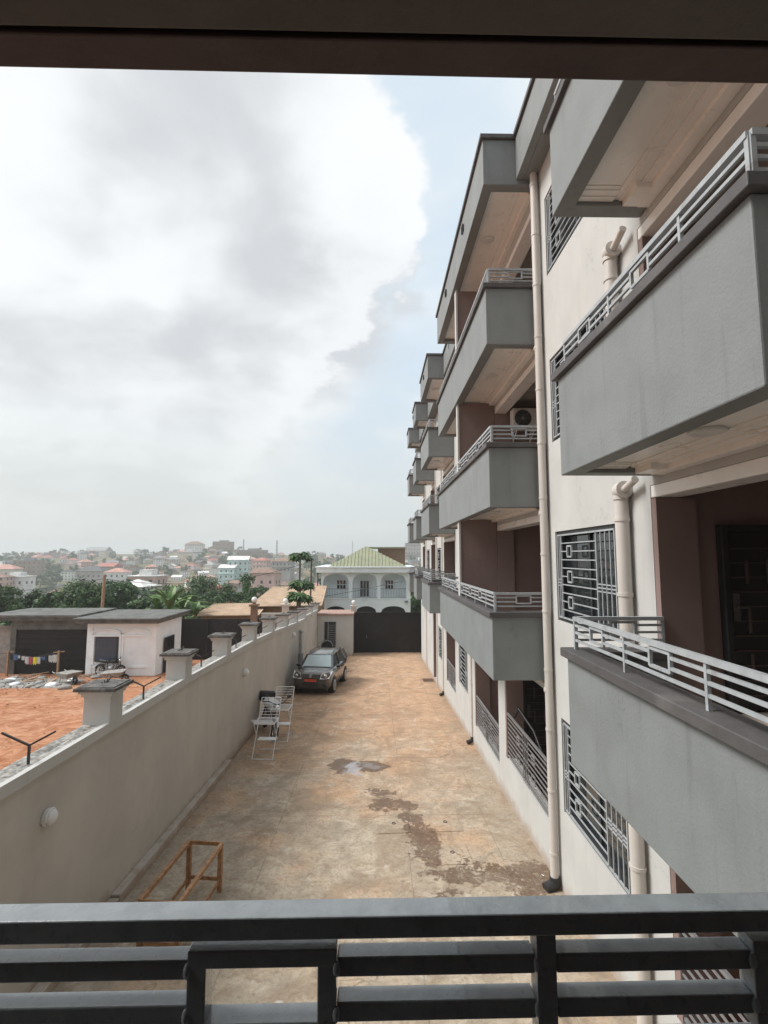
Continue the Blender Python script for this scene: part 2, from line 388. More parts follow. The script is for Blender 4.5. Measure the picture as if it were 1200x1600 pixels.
    def prism(s, poly, y0, y1):
        "poly in XZ, extruded along Y"
        n = len(poly)
        vs = [(x, y0, z) for x, z in poly]+[(x, y1, z) for x, z in poly]
        s.add(vs, [tuple(range(n)), tuple(range(2*n-1, n-1, -1))]+[(i, i+n, (i+1) % n+n, (i+1) % n) for i in range(n)]); return s
    def build(s, name, mats, parent=None, bevel=0., loc=None):
        me = bpy.data.meshes.new(name); me.from_pydata(s.v, [], s.f)
        for m_ in (mats if isinstance(mats, (list, tuple)) else [mats]): me.materials.append(m_)
        me.polygons.foreach_set('material_index', s.m); me.polygons.foreach_set('use_smooth', s.sm)
        bm = bmesh.new(); bm.from_mesh(me); bmesh.ops.recalc_face_normals(bm, faces=bm.faces); bm.to_mesh(me); bm.free()
        o = bpy.data.objects.new(name, me); COL.objects.link(o)
        if parent: o.parent = parent
        if loc: o.location = loc
        if bevel:
            b = o.modifiers.new('bevel', 'BEVEL'); b.width = bevel; b.segments = 2; b.limit_method = 'ANGLE'; b.angle_limit = R(40)
            b.harden_normals = False
        return o

def tag(o, label=None, cat=None, group=None, kind=None):
    if label: o['label'] = label
    if cat: o['category'] = cat
    if group: o['group'] = group
    if kind: o['kind'] = kind
    return o
def thing(name, label, cat, loc=(0,0,0), rz=0., group=None):
    o = bpy.data.objects.new(name, None); COL.objects.link(o); o.location = loc; o.rotation_euler = (0, 0, rz)
    o.empty_display_size = .3
    return tag(o, label, cat, group)
def copy_tree(o, parent=None):
    c = o.copy(); COL.objects.link(c)
    if parent: c.parent = parent
    for ch in o.children: copy_tree(ch, c)
    return c
def gz(x, y):                        # near ground plane: the whole plot falls away from the camera
    return -5.04-.0555*y

# ================================================================== TERRAIN
PR = [(-60, -1.9), (0, -5.04), (37.5, -7.12), (50, -8.3), (80, -12.5), (140, -18), (230, -21.5), (300, -18.5), (400, -12), (500, -5.5), (590, -1.0), (680, 1.0), (800, -4), (1100, -30), (2600, -60)]
def h(x, y):
    for (a, za), (b, zb) in zip(PR, PR[1:]):
        if y <= b:
            t = max(0, (y-a)/(b-a)); z = za+(zb-za)*t; break
    else: z = PR[-1][1]
    if y > 48:
        k = min(1, (y-48)/150)
        z += k*4.*(noise.noise(Vector((x/130, y/130, 3.1))))
        u = x/y
        cr = math.exp(-((y-600)/150)**2)
        z += cr*(8.5*math.exp(-((u+.36)/.085)**2)+3.5*math.exp(-((u+.62)/.12)**2)+1.5*math.exp(-((u+.2)/.05)**2)-2.*math.exp(-((u+.06)/.06)**2))
    return z
mb = MB()
ys = [-60+2.5*i for i in range(56)]+[80+8*i for i in range(92)]+[820+60*i for i in range(30)]
xs = [-1700, -1300, -1000, -820]+[-700+14*i for i in range(44)]+[-84+4*i for i in range(32)]+[44+20*i for i in range(16)]+[380, 600, 900, 1500]
nx = len(xs)
mb.add([(x, y, h(x, y)-.03+(0 if (-4.4 < x < 9 and y < 38) or y > 48 else .05*noise.noise(Vector((x*.8, y*.8, 0))))) for y in ys for x in xs],
       [(j*nx+i, j*nx+i+1, (j+1)*nx+i+1, (j+1)*nx+i) for j in range(len(ys)-1) for i in range(nx-1)], True)
tag(mb.build('ground', M['earth']), kind='structure')

mb = MB(); N1 = 40
vs = []; fs = []
for j in range(N1+1):
    for i in range(2):
        y = -6+44.*j/N1; vs.append((-4.16 if i == 0 else 3.2, y, gz(0, y)))
for j in range(N1): fs.append((2*j, 2*j+1, 2*j+3, 2*j+2))
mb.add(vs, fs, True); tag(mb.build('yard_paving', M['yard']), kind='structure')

# ================================================================== APARTMENT BUILDING
bld = thing('apartment_building', 'cream apartment block with rows of grey balconies along the right side of the yard', 'building', (3.2, 18, -6))
def bp(mb_, name, m, parent=None, bevel=0.):
    o = mb_.build(name, m, None, bevel)
    if parent is None or parent is bld:
        o.parent = bld; o.matrix_parent_inverse = Matrix.Translation(-Vector(bld.location))
    else: o.parent = parent
    return o
XW = 3.09; XF = 2.06; S = 3.07
B0 = -2.17                        # underside of the first balconies
floors = [-1.66+S*k for k in range(3)]
YEND = 33.4
lodge_up = [(1.9, 5.36), (9.0, 15.7), (19.0, 22.2), (25.2, 27.3), (30.3, 32.2)]   # recessed loggias, upper floors
win_up = [(6.17, 8.3), (16.5, 18.3), (22.9, 24.6), (28.0, 29.6)]
lodge_gr = [(1.9, 5.36, -4.7), (9.0, 11.9, -4.72), (12.55, 15.5, -5.2), (19.25, 21.65, -5.35), (25.3, 26.6, -6.4)]
win_gr = [(6.17, 8.3, -4.17), (16.7, 18.45, -4.65), (22.9, 24.4, -4.9)]

def wall_strip(mb, y0, y1, z0, z1): mb.box(XW, XW+.22, y0, y1, z0, z1)
def storey(mb, z0, z1, opens, y_start, y_end):
    "opens: (ya, yb, za, zb) openings sorted by ya"
    y = y_start
    for (a, b, za, zb) in sorted(opens):
        if a > y: wall_strip(mb, y, a, z0, z1)
        if za > z0: wall_strip(mb, a, b, z0, za)
        if zb < z1: wall_strip(mb, a, b, zb, z1)
        y = b
    if y < y_end: wall_strip(mb, y, y_end, z0, z1)
wall = MB()
for k in range(3):
    z0 = B0+S*k; z1 = B0+S*(k+1)
    ops = [(a, b, z0+.5, z1-.1) for a, b in lodge_up]+[(a, b, z0+1.1, z0+2.6) for a, b in win_up]
    storey(wall, z0, z1, ops, 1.0, YEND)
ops = [(a, b, s, B0-.25) for a, b, s in lodge_gr]+[(a, b, s, s+1.5) for a, b, s in win_gr]
storey(wall, -8.5, B0, ops, 1.0, YEND)
wall.box(XW, XW+.22, 1.0, YEND, B0+3*S, 8.0)
wall.box(XW, 12, YEND, YEND+.2, -8.5, 8.0)          # end wall
bp(wall, 'wall', M['cream'])
# loggia rooms: brown walls
def room(ya, yb, z0, z1):
    inn = MB(); inn.ushape(XW+.225, 6.05, ya-.12, yb+.12, .12, z0, z1)
    inn.v = [((6.275+XW-x), y, z) for x, y, z in inn.v]
    bp(inn, 'inner_wall', M['brown'])
    p_ = MB(); p_.box(XW+.006, XW+.45, yb-.09, yb-.001, z0, z1-.23); bp(p_, 'pilaster', M['brown'])
for k in range(3):
    for a, b in lodge_up: room(a, b, B0+S*k+.52, B0+S*(k+1)-.02)
for a, b, s in lodge_gr: room(a, b, s-.4 if s > -6 else -7, B0-.02)
fl = MB()
for k in range(3): fl.box(XW+.2, 6.2, 1.2, YEND-.05, B0+S*k+.02, B0+S*k+.5)
fl.box(XW+.2, 6.2, 1.2, YEND-.05, 7.05, 7.3)
fl.box(XW+.2, 6.2, 1.2, YEND-.05, -8, -5.5)
bp(fl, 'floor_slab', mat('room_ceiling', (.34, .29, .25), .8))

# partition fins on the long balcony
for k in range(4):
    z0 = B0+S*k+.5 if k < 3 else None
    if k == 3: continue
    f = MB(); f.box(XF+.1, XW-.01, 12.32, 12.46, z0, B0+S*(k+1)+.05); f.box(XW-.0, XW+.42, 12.3, 12.5, z0, B0+S*(k+1)-.02); f.box(XW+.42, 5.88, 12.42, 12.56, z0, B0+S*(k+1)-.02)
    o = bp(f, 'partition_wall', M['brown'])
    e = MB(); e.box(XF+.05, XF+.098, 12.29, 12.49, z0, B0+S*(k+1)+.05); e.build('edge_trim', M['cream'], o)

# ---- railing generator: top bar, three rails, squares and posts on a 1.04 m module
def railing(mb, p, q, zt, sq=.26, first=.52, mod=1.04, t=.022, ends=True):
    p = Vector((p[0], p[1], 0)); q = Vector((q[0], q[1], 0)); L = (q-p).length; a = (q-p)/L
    def P_(s, z): v = p+a*s; return (v.x, v.y, z)
    mb.bar(P_(0, zt-.02), P_(L, zt-.02), .045, .04)
    sqs = []; s = first
    while s+sq/2 < L-.05: sqs.append(s); s += mod
    for zz in (zt-.09, zt-.165):
        cur = 0
        for c in sqs:
            mb.bar(P_(cur, zz), P_(c-sq/2, zz), t, t*1.1); cur = c+sq/2
        mb.bar(P_(cur, zz), P_(L, zz), t, t*1.1)
    mb.bar(P_(0, zt-.245), P_(L, zt-.245), t, t*1.1)
    for c in sqs:
        for e in (-sq/2, sq/2): mb.bar(P_(c+e, zt-.2), P_(c+e, zt-.055), t*1.15)
        for zz in (zt-.06, zt-.195): mb.bar(P_(c-sq/2, zz), P_(c+sq/2, zz), t*1.1)
        if c+mod/2 < L: mb.bar(P_(c+mod/2, zt-.34), P_(c+mod/2, zt-.03), t*1.2)
    if ends:
        for s in (.01, L-.01): mb.bar(P_(s, zt-.34), P_(s, zt-.03), t*1.4)

def balcony(y0, y1, zb, near_side=True):
    zc = zb+1.1; xb = XW-.004
    body = MB()
    body.ushape(XF, xb, y0, y1, .2, zb, zc)
    body.box(XF+.201, xb, y0+.201, y1-.201, zb+.25, zb+.5)
    o = bp(body, 'balcony', M['grey'], bevel=.012)
    c = MB(); e = .055
    c.ushape(XF-e, xb, y0-e, y1+e, .28, zc, zc+.09)
    c.build('coping', M['coping'], o, .008)
    s = MB()
    s.box(XF+.202, xb, y0+.202, y1-.202, zb+.08, zb+.2)
    s.build('soffit', M['soffit'], o)
    s = MB()
    for i, (w0, w1, d_) in enumerate(((.40, .34, .012), (.34, .25, .026), (.25, .235, .018), (.235, .13, .04))): s.box(xb-w0, xb-w1, y0+.205, y1-.205, zb+.079-d_, zb+.079)
    for i, (w0, w1, d_) in enumerate(((.0, .07, .035), (.07, .15, .022), (.15, .2, .01))): s.box(XF+.21, xb-.41, y1-.205-w1, y1-.205-w0, zb+.079-d_, zb+.079)
    s.box(xb-.1295, xb, y0+.205, y1-.205, zb-.02, zb+.079)
    s.box(xb-.30, xb-.05, y1-.50, y1-.206, zb-.012, zb+.0785)
    s.build('cornice', M['soffit'], o)
    n = max(1, int((y1-y0)/3.2))
    for i in range(n):
        l = MB(); cy_ = y0+(y1-y0)*(i+.5)/n+(.0 if n > 1 else -.25)
        l.lathe((XF+.5, cy_, zb+.08), [(.13, 0), (.135, -.02), (.115, -.03), (.105, -.026)], 20)
        l.build('ceiling_light', M['lampwhite'], o)
    r = MB(); zt = zc+.09+.34
    railing(r, (XF+.07, y1-.06), (XF+.07, y0+.06), zt)
    railing(r, (XF+.07, y0+.06), (xb, y0+.06), zt)
    railing(r, (XF+.07, y1-.06), (xb, y1-.06), zt)
    r.build('railing', M['rail'], o)
    return o
BAL = [(2.46, 5.3), (8.7, 15.75), (18.85, 22.0), (24.9, 26.7), (30.0, 31.6)]
for y0, y1 in BAL:
    for k in range(3): balcony(y0, y1, B0+S*k)
# lintel beam and inner ceiling over each loggia in cream
for k in range(3):
    for a, b in lodge_up: be = MB(); be.box(XW+.003, XW+.3, a+.003, b-.003, B0+S*(k+1)-.24, B0+S*(k+1)-.102); bp(be, 'lintel', M['soffit'], bevel=.01)

# roof fascia and copings
ft0, ft1 = 7.18, 8.14
fa = MB(); cp = MB()
y = 1.0
def fas(x, ya, yb, zt):
    fa.box(x, x+.14, ya, yb, ft0, zt); cp.box(x-.05, x+.17, ya-.05, yb+.05, zt, zt+.09)
for i, (a, b) in enumerate(BAL):
    zt = ft1-.02*i
    fa.ushape(XF, 4.2, a, b, .2, ft0, zt); cp.ushape(XF-.05, 4.2, a-.05, b+.05, .28, zt, zt+.09)
prev = 1.0
for i, (a, b) in enumerate(BAL+[(YEND, YEND)]):
    if a > prev+.1:
        fa.box(2.70, 2.84, prev, a, ft0+.1, ft1); fa.box(2.84, XW+.1, prev, a, ft0+.1, ft0+.3)
        cp.box(2.65, 2.88, prev+.051, a-.051, ft1, ft1+.088)
    prev = b
bp(fa, 'roof_fascia', M['grey'], bevel=.012); bp(cp, 'roof_coping', M['coping'], bevel=.008)
for a, b in BAL:
    so = MB(); so.box(XF+.202, XW+.2, a+.202, b-.202, ft0+.1, ft0+.2); o = bp(so, 'roof_soffit', M['soffit'])
    cr = MB()
    for w0, w1, d_ in ((.40, .34, .012), (.34, .25, .026), (.25, .235, .018), (.235, .1, .04)): cr.box(XW-w0, XW-w1, a+.205, b-.205, ft0+.099-d_, ft0+.099)
    cr.box(XW-.099, XW+.1, a+.205, b-.205, ft0-.04, ft0+.099); cr.build('cornice', M['soffit'], o)
for a, b in BAL:
    n = max(1, int((b-a)/3.2))
    for i in range(n):
        l = MB(); l.lathe((XF+.5, a+(b-a)*(i+.5)/n, ft0+.1), [(.13, 0), (.135, -.02), (.115, -.03)], 20); bp(l, 'ceiling_light', M['lampwhite'])
    for yy in ([a+2.1, a+4.9] if b-a > 5 else [a+1.5]):
        if yy < b-.2:
            l = MB(); l.box(XF-.012, XF+.0, yy-.07, yy+.07, ft0+.5, ft0+.66); l.box(XF-.04, XF-.012, yy-.08, yy-.06, ft0+.49, ft0+.67); l.box(XF-.04, XF-.012, yy+.06, yy+.08, ft0+.49, ft0+.67); l.box(XF-.04, XF-.012, yy-.06, yy+.06, ft0+.655, ft0+.67); bp(l, 'vent', M['dark'])
for yy in (6.9, 17.4): l = MB(); l.box(2.688, 2.699, yy-.07, yy+.07, ft0+.6, ft0+.76); bp(l, 'vent', M['dark'])

M['dkframe'] = mat('dark_window_frame', (.035, .037, .04), .5, .1, 6)
# windows with grilles
def window(y0, y1, z0, z1):
    f = MB(); xf = XW+.03; t = .06
    f.box(xf, xf+.16, y0+.002, y0+t, z0+.002, z1-.002); f.box(xf, xf+.16, y1-t, y1-.002, z0+.002, z1-.002)
    f.box(xf, xf+.16, y0+t, y1-t, z0+.002, z0+t); f.box(xf, xf+.16, y0+t, y1-t, z1-t, z1-.002)
    m_ = (y0+y1)/2; f.box(xf+.08, xf+.13, m_-.03, m_+.03, z0+t, z1-t)
    o = bp(f, 'window', M['dkframe'], bevel=.005)
    g = MB(); g.box(XW+.14, XW+.15, y0+t, y1-t, z0+t, z1-t); g.build('pane', M['glass'], o)
    b = MB(); x = XW+.012; r = .016
    ya, yb = y0+.07, y1-.07; za, zb = z0+.07, z1-.07; W = yb-ya; H = zb-za
    A = lambda yy0, zz0, yy1, zz1, w_=r: b.bar((x, yy0, zz0), (x, yy1, zz1), w_)
    for (p, q, u, v) in ((ya, za, yb, za), (ya, zb, yb, zb), (ya, za, ya, zb), (yb, za, yb, zb)): A(p, q, u, v, .024)
    near = ya+.27*W; farv = yb-.08*W                       # the camera side carries four uprights
    A(near, za, near, zb, .024); A(farv, za, farv, zb, .024)
    for i in (1, 2, 3): A(ya+i*(near-ya)/4, za, ya+i*(near-ya)/4, zb)
    A((farv+yb)/2, za, (farv+yb)/2, zb)
    for dz_ in (-.05, 0, .05):
        A(ya, za+.42*H+dz_, near, za+.42*H+dz_); A(farv, za+.42*H+dz_, yb, za+.42*H+dz_)
    n = 10; sqy = farv-.17*W; s2 = .085
    hs = [za+H*i/n for i in range(1, n)]
    for i, z in enumerate(hs):
        if i in (1, 4, 7):
            A(near, z, sqy-s2, z); A(sqy+s2, z, farv, z)
            for e in (-s2, s2): A(sqy+e, z-s2, sqy+e, z+s2, .026)
            for e in (-s2, s2): A(sqy-s2, z+e, sqy+s2, z+e, .026)
        else: A(near, z, farv, z)
    b.build('grille', M['rail'], o)
for k in range(3):
    for a, b in win_up: window(a, b, B0+S*k+1.1, B0+S*k+2.6)
for a, b, s in win_gr: window(a, b, s, s+1.5)

# ground floor railings in the openings
def flat_grille(y0, y1, z0, z1):
    b = MB(); x = XW+.03; r = .018
    A = lambda a, c, e, g, w_=r: b.bar((x, a, c), (x, e, g), w_)
    A(y0, z1, y1, z1, .04); A(y0, z0+.05, y1, z0+.05, .03); A(y0+.02, z0, y0+.02, z1, .03); A(y1-.02, z0, y1-.02, z1, .03)
    m_ = (y0+y1)/2; H = z1-z0
    for e in (-.16, -.05, .05, .16): A(m_+e, z0, m_+e, z1)
    for i in range(1, 9):
        z = z0+.05+(H-.05)*i/9
        A(y0, z, m_-.16, z); A(m_+.16, z, y1, z)
        if i in (3, 4, 6, 7): A(m_-.16, z, m_+.16, z)
    for c in (m_-.5, m_+.5):
        for zz in (z0+.3*H, z0+.68*H):
            for e in (-.1, .1): A(c+e, zz-.07, c+e, zz+.07, .026); A(c-.1, zz+e*.7, c+.1, zz+e*.7, .026)
    bp(b, 'railing', M['steel_rail'])
M['steel_rail'] = mat('dark_grey_metal_paint', (.2, .2, .205), .5, .1, 9)
flat_grille(9.03, 11.87, -4.7, -3.7); flat_grille(12.58, 15.47, -5.18, -4.3); flat_grille(19.28, 21.62, -5.33, -4.45); flat_grille(2.0, 5.3, -4.68, -3.7)
# stair handrail behind the opening
sr = MB(); sr.path([(3.25, 11.7, -3.75), (3.3, 11.5, -3.5), (3.45, 10.9, -3.8), (3.5, 9.3, -4.75)], .03, 8); bp(sr, 'handrail', M['dark'])

# drain pipes
def pipe(y, ztop, zbot, r=.055, x=3.09, joints=1.0, elbow=None, shoe=False):
    p = MB(); xx = x-r-.02
    p.tube((xx, y, zbot), (xx, y, ztop), r, n=16)
    z = ztop-.25
    while z > zbot+.3:
        p.tube((xx, y, z-.02), (xx, y, z+.02), r*1.13, n=16); z -= joints
    if elbow:
        p.tube((xx, y, ztop-.005), (xx, y, ztop+.09), r*1.15, n=16)
        p.ball((xx, y, ztop+.1), r*1.2, n=12)
        p.tube((xx, y+.02, ztop+.1), (xx, y-.1, ztop+.11), r*1.3, n=14); p.tube((xx, y-.1, ztop+.11), (xx-.01, y-.36, ztop+.19), r*.55, n=12)
    bp(p, 'drainpipe', M['pipe'])
    if shoe:
        q = MB(); q.tube((xx, y, zbot-.02), (xx, y, zbot+.12), r*1.25, n=14); q.tube((xx, y, zbot), (xx-.18, y-.05, zbot-.04), r*1.25, n=14); bp(q, 'pipe_shoe', M['dark'])
pipe(8.56, 7.3, gz(0, 8.6)+.08, .068, 3.078, shoe=True)
for yy in (15.95, 22.6, 24.75, 29.9): pipe(yy, 7.2, gz(0, yy)+.1, .05, 3.14, shoe=(yy < 23))
for k in range(3): pipe(5.82, B0+S*(k)-.2, (B0+S*(k-1)-.02+1.0 if k else gz(0, 5.8)), .08, 3.09, .9, elbow=True)
for k in range(3):
    q = MB(); q.tube((2.99, 8.6, B0+S*k-.12), (3.0, 8.95, B0+S*k-.0), .035, n=10); q.ball((2.99, 8.58, B0+S*k-.13), .085); bp(q, 'pipe_branch', M['pipe'])

# entrance door inside the nearest loggia (one per floor)
def door(x0, x1, y, z0, z1):
    f = MB(); f.box(x0, x0+.07, y-.1, y-.001, z0, z1); f.box(x1-.07, x1, y-.1, y-.001, z0, z1); f.box(x0+.07, x1-.07, y-.1, y-.001, z1-.07, z1)
    f.box(x0+.07, x1-.07, y-.05, y-.001, z0, z1-.07)
    o = bp(f, 'door', M['dark'], bevel=.006)
    g = MB(); yy = y-.062; n = 12; H = z1-z0-.1
    for i in range(1, n): g.box(x0+.1, x1-.1, yy-.006, yy+.01, z0+H*i/n-.006, z0+H*i/n+.006)
    for zz in (z0+.25*H, z0+.5*H, z0+.78*H):
        for xx in (x0+.28, x0+.52, x1-.32): g.box(xx-.012, xx+.012, yy-.012, yy+.01, zz-.13, zz+.13)
    g.build('door_moulding', mat('door_trim', (.10, .075, .07), .5), o)
    hnd = MB(); hnd.box(x0+.09, x0+.17, yy-.02, yy+.01, z0+.95, z0+1.25); hnd.tube((x0+.13, yy-.02, z0+1.1), (x0+.13, yy-.07, z0+1.1), .012); hnd.tube((x0+.13, yy-.065, z0+1.1), (x0+.24, yy-.065, z0+1.1), .01)
    hnd.build('handle', M['coping'], o)
for k in range(3): door(3.8, 4.8, 5.36, B0+S*k+.52, B0+S*k+2.52)
door(3.72, 4.6, 12.3, -4.7, -2.7) if False else None
door(3.5, 4.4, 11.9, -4.75, -2.72)

# roof-top rail and tank base
rt = MB(); rt.path([(2.9, 17.6, 8.2), (2.9, 17.6, 9.0), (2.75, 17.0, 9.35), (2.7, 16.6, 9.2)], .03); rt.path([(3.1, 18.4, 8.2), (3.1, 18.4, 9.1)], .03); rt.box(2.85, 3.6, 17.7, 18.6, 8.15, 8.9)
bp(rt, 'roof_pipe', M['steel'])

# the wing the photographer stands in: floor, back wall, side walls and overhead beam
wing = MB()
wing.box(-1.5, 1.9, -2.2, -2.0, -1.66, 1.3); wing.box(-1.65, -1.5, -2.2, .3, -1.66, 1.3); wing.box(1.9, 2.05, -2.2, .3, -1.66, 1.3)
bp(wing, 'inner_wall', M['brown'])
wing = MB(); wing.box(-1.65, 2.05, -2.2, .88, -2.0, -1.665); bp(wing, 'balcony_floor', M['coping'])
wing = MB(); wing.box(-1.8, 2.0, .55, 1.0, -2.16, -1.2) if False else None
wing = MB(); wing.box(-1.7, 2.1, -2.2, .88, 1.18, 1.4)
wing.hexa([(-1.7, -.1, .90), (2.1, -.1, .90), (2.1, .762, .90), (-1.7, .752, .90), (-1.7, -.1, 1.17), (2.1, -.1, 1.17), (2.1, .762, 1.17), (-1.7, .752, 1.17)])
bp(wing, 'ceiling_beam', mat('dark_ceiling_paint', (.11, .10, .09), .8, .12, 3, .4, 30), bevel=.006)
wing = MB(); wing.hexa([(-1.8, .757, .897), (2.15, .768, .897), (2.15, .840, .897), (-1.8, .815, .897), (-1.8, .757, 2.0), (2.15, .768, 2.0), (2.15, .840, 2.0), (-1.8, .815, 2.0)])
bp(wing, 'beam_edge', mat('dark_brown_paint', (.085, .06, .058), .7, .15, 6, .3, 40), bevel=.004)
wing = MB()
wing.box(-3.9, -1.7, -9, .3, -8.5, 11); wing.box(2.1, 12, -9, .3, -8.5, 11); wing.box(-1.699, 2.099, -9, .3, 1.45, 11); wing.box(-1.699, 2.099, -9, .3, -8.5, -2.2); wing.box(-1.69, 2.09, -9, -2.5, -2.2, 1.45)
bp(wing, 'wing_wall', M['cream'])  # unseen rest of the wing, made wide and tall to block sky light
pp = MB(); pp.box(-1.65, 2.05, .86, 1.04, -2.16, -1.12); bp(pp, 'parapet', M['grey'], bevel=.01)

# ================================================================== FOREGROUND RAILING
fr = thing('balcony_railing', 'charcoal square-tube metal railing with rectangle motif across the near edge of the balcony', 'railing', (0, .965, -1.12))
def yl(x): return .966+.006*x
def fbar(mb, x0, x1, z0, z1, dy0=-.022, dy1=.022):
    mb.hexa([(x0, yl(x0)+dy0, z0), (x1, yl(x1)+dy0, z0), (x1, yl(x1)+dy1, z0), (x0, yl(x0)+dy1, z0),
             (x0, yl(x0)+dy0, z1), (x1, yl(x1)+dy0, z1), (x1, yl(x1)+dy1, z1), (x0, yl(x0)+dy1, z1)])
def fpart(mb, name):
    o = mb.build(name, M['railfront'], fr, .0025); o.matrix_parent_inverse = Matrix.Translation(-Vector(fr.location)); return o
g = MB(); fbar(g, -1.5, 1.9, -.689, -.65, -.024, .024); fpart(g, 'top_rail')
posts = [-1.26+.002, -.74, .312, 1.352]; posts = [-.74, .312, 1.352]
sqs = [-1.26, -.205, .83]
W2 = .134
for zt in (-.726, -.801):
    xs_ = [-1.5]+[v for s in sqs for v in (s-W2, s+W2)]+[1.9]
    for a, b in zip(xs_[::2], xs_[1::2]):
        # split at posts
        cuts = [a]+[c for p_ in posts if a < p_ < b for c in (p_-.019, p_+.019)]+[b]
        for c0, c1 in zip(cuts[::2], cuts[1::2]):
            g = MB(); fbar(g, c0+.001, c1-.001, zt-.033, zt, -.015, .02); fpart(g, 'rail_bar')
g = MB(); fbar(g, -1.5, 1.9, -.91, -.877, -.015, .02); fpart(g, 'bottom_rail')
for s in sqs:
    g = MB()
    fbar(g, s-W2, s+W2, -.738, -.708, -.02, .022); fbar(g, s-W2, s+W2, -.862, -.829, -.02, .022)
    fbar(g, s-W2, s-W2+.034, -.83, -.736, -.02, .022); fbar(g, s+W2-.034, s+W2, -.83, -.736, -.02, .022)
    for ex in (s-W2, s+W2):
        for zz in (-.742, -.8175): g.ball((ex, yl(ex)-.017, zz), .008, .007, .014, n=8)
    fpart(g, 'rectangle_motif')
for p_ in posts:
    g = MB(); fbar(g, p_-.018, p_+.018, -1.12, -.6895, -.02, .02)
    for zz in (-.742, -.8175): g.ball((p_-.018, yl(p_)-.017, zz), .006, .006, .013, n=8)
    fpart(g, 'post')

# ================================================================== PERIMETER WALL (left)
pw = thing('perimeter_wall', 'long greige rendered wall with capped pillars along the left side of the yard', 'wall', (-4.3, 16, -6))
def pwp(mb, name, m, parent=None, bevel=0.):
    o = mb.build(name, m, None, bevel)
    if parent is None: o.parent = pw; o.matrix_parent_inverse = Matrix.Translation(-Vector(pw.location))
    else: o.parent = parent
    return o
TOP = [(-4, -2.36), (2, -2.46), (6, -2.56), (10.8, -2.65), (16.85, -2.84), (20.5, -3.05), (25.3, -3.4), (29.3, -3.62), (36, -3.9)]
def top(y):
    for (a, za), (b, zb) in zip(TOP, TOP[1:]):
        if y <= b: return za+(zb-za)*(y-a)/(b-a)
    return TOP[-1][1]
XL = -4.2
def sl(mb, x0, x1, ya, yb, f0, f1, n=1):
    for i in range(n):
        a = ya+(yb-ya)*i/n; b = ya+(yb-ya)*(i+1)/n
        mb.hexa([(x0, a, f0(a)), (x1, a, f0(a)), (x1, b, f0(b)), (x0, b, f0(b)), (x0, a, f1(a)), (x1, a, f1(a)), (x1, b, f1(b)), (x0, b, f1(b))])
m_ = MB()
knots = [-4, 2, 6, 10.8, 16.85, 20.5, 25.3, 29.3, 35.0]
for a, b in zip(knots, knots[1:]): sl(m_, XL-.22, XL, a, b, lambda y: -9, lambda y: top(y)-.1 + (.1 if y > 29.3-1e-6 and b > 30 else 0))
pwp(m_, 'rendered_face', M['wallgrey'])
m_ = MB()
for a, b in zip(knots, knots[1:]): sl(m_, XL-.03, XL+.05, a, b, lambda y: top(y)-.13+(.12 if b > 30 else 0), lambda y: top(y)+.015+(.12 if b > 30 else 0))
pwp(m_, 'coping', M['cream'])
m_ = MB(); vs = []; fs = []; n = 300
for j in range(n+1):
    y = -4+39*j/n
    for i in range(7):
        x = XL-.36+.33*i/6
        vs.append((x, y, top(y)-.012+(.03*noise.noise(Vector((x*9, y*9, 1)))+.02*noise.noise(Vector((x*22, y*22, 5))) if 0 < i < 6 else 0)))
for j in range(n):
    for i in range(6): fs.append((j*7+i, j*7+i+1, (j+1)*7+i+1, (j+1)*7+i))
m_.add(vs, fs)
for j in (0,): sl(m_, XL-.36, XL-.225, -4, 35, lambda y: top(y)-.2, lambda y: top(y)-.03, 40)
pwp(m_, 'rough_cement_top', M['concrete'])
for i in range(-1, 10):
    yc = 8.05+2.99*i; zt = top(yc)
    xx0, xx1 = XL-.37, XL+.053
    b = MB(); b.box(xx0, xx1, yc-.19, yc+.19, zt-.115, zt+.42)
    b.box(xx0-.03, xx1+.03, yc-.22, yc+.22, zt+.42, zt+.47); b.box(xx0-.06, xx1+.06, yc-.25, yc+.25, zt+.47, zt+.515)
    o = pwp(b, 'pillar', M['cream'], bevel=.006)
    c = MB(); c.box(xx0-.11, xx1+.11, yc-.30, yc+.30, zt+.515, zt+.565)
    c.box(xx0-.07, xx1+.07, yc-.26, yc+.26, zt+.565, zt+.58)
    for q in range(4): c.tube((XL-.18+.01*q, yc+.02*q, zt+.57), (XL-.2+.03*q, yc+.04*q-.02, zt+.60+.02*q), .012, n=6)
    c.build('pillar_cap', [mat('weathered_cap', (.10, .095, .09), .95, .4, 12, .8, 30, stain=(.28, .27, .25), stain_amt=.7, stain_scale=9)] if i == -1 else [bpy.data.materials['weathered_cap']], o, .01)
for i in range(-1, 9):
    yc = 6.35+2.99*i; zt = top(yc)-.02; x = XL-.13
    b = MB(); b.bar((x, yc, zt), (x, yc, zt+.24), .025); b.bar((x, yc, zt+.24), (x-.34, yc-.02, zt+.40), .022); b.bar((x, yc, zt+.24), (x+.30, yc+.02, zt+.40), .022)
    pwp(b, 'wire_bracket', M['dark'])
# kerb at the foot of the wall
m_ = MB(); sl(m_, XL+.002, XL+.17, -4, 8.2, lambda y: gz(0, y)-.2, lambda y: gz(0, y)+.15); sl(m_, XL+.002, XL+.15, 8.25, 14.2, lambda y: gz(0, y)-.2, lambda y: gz(0, y)+.17)
pwp(m_, 'kerb', M['wallgrey'], bevel=.012)
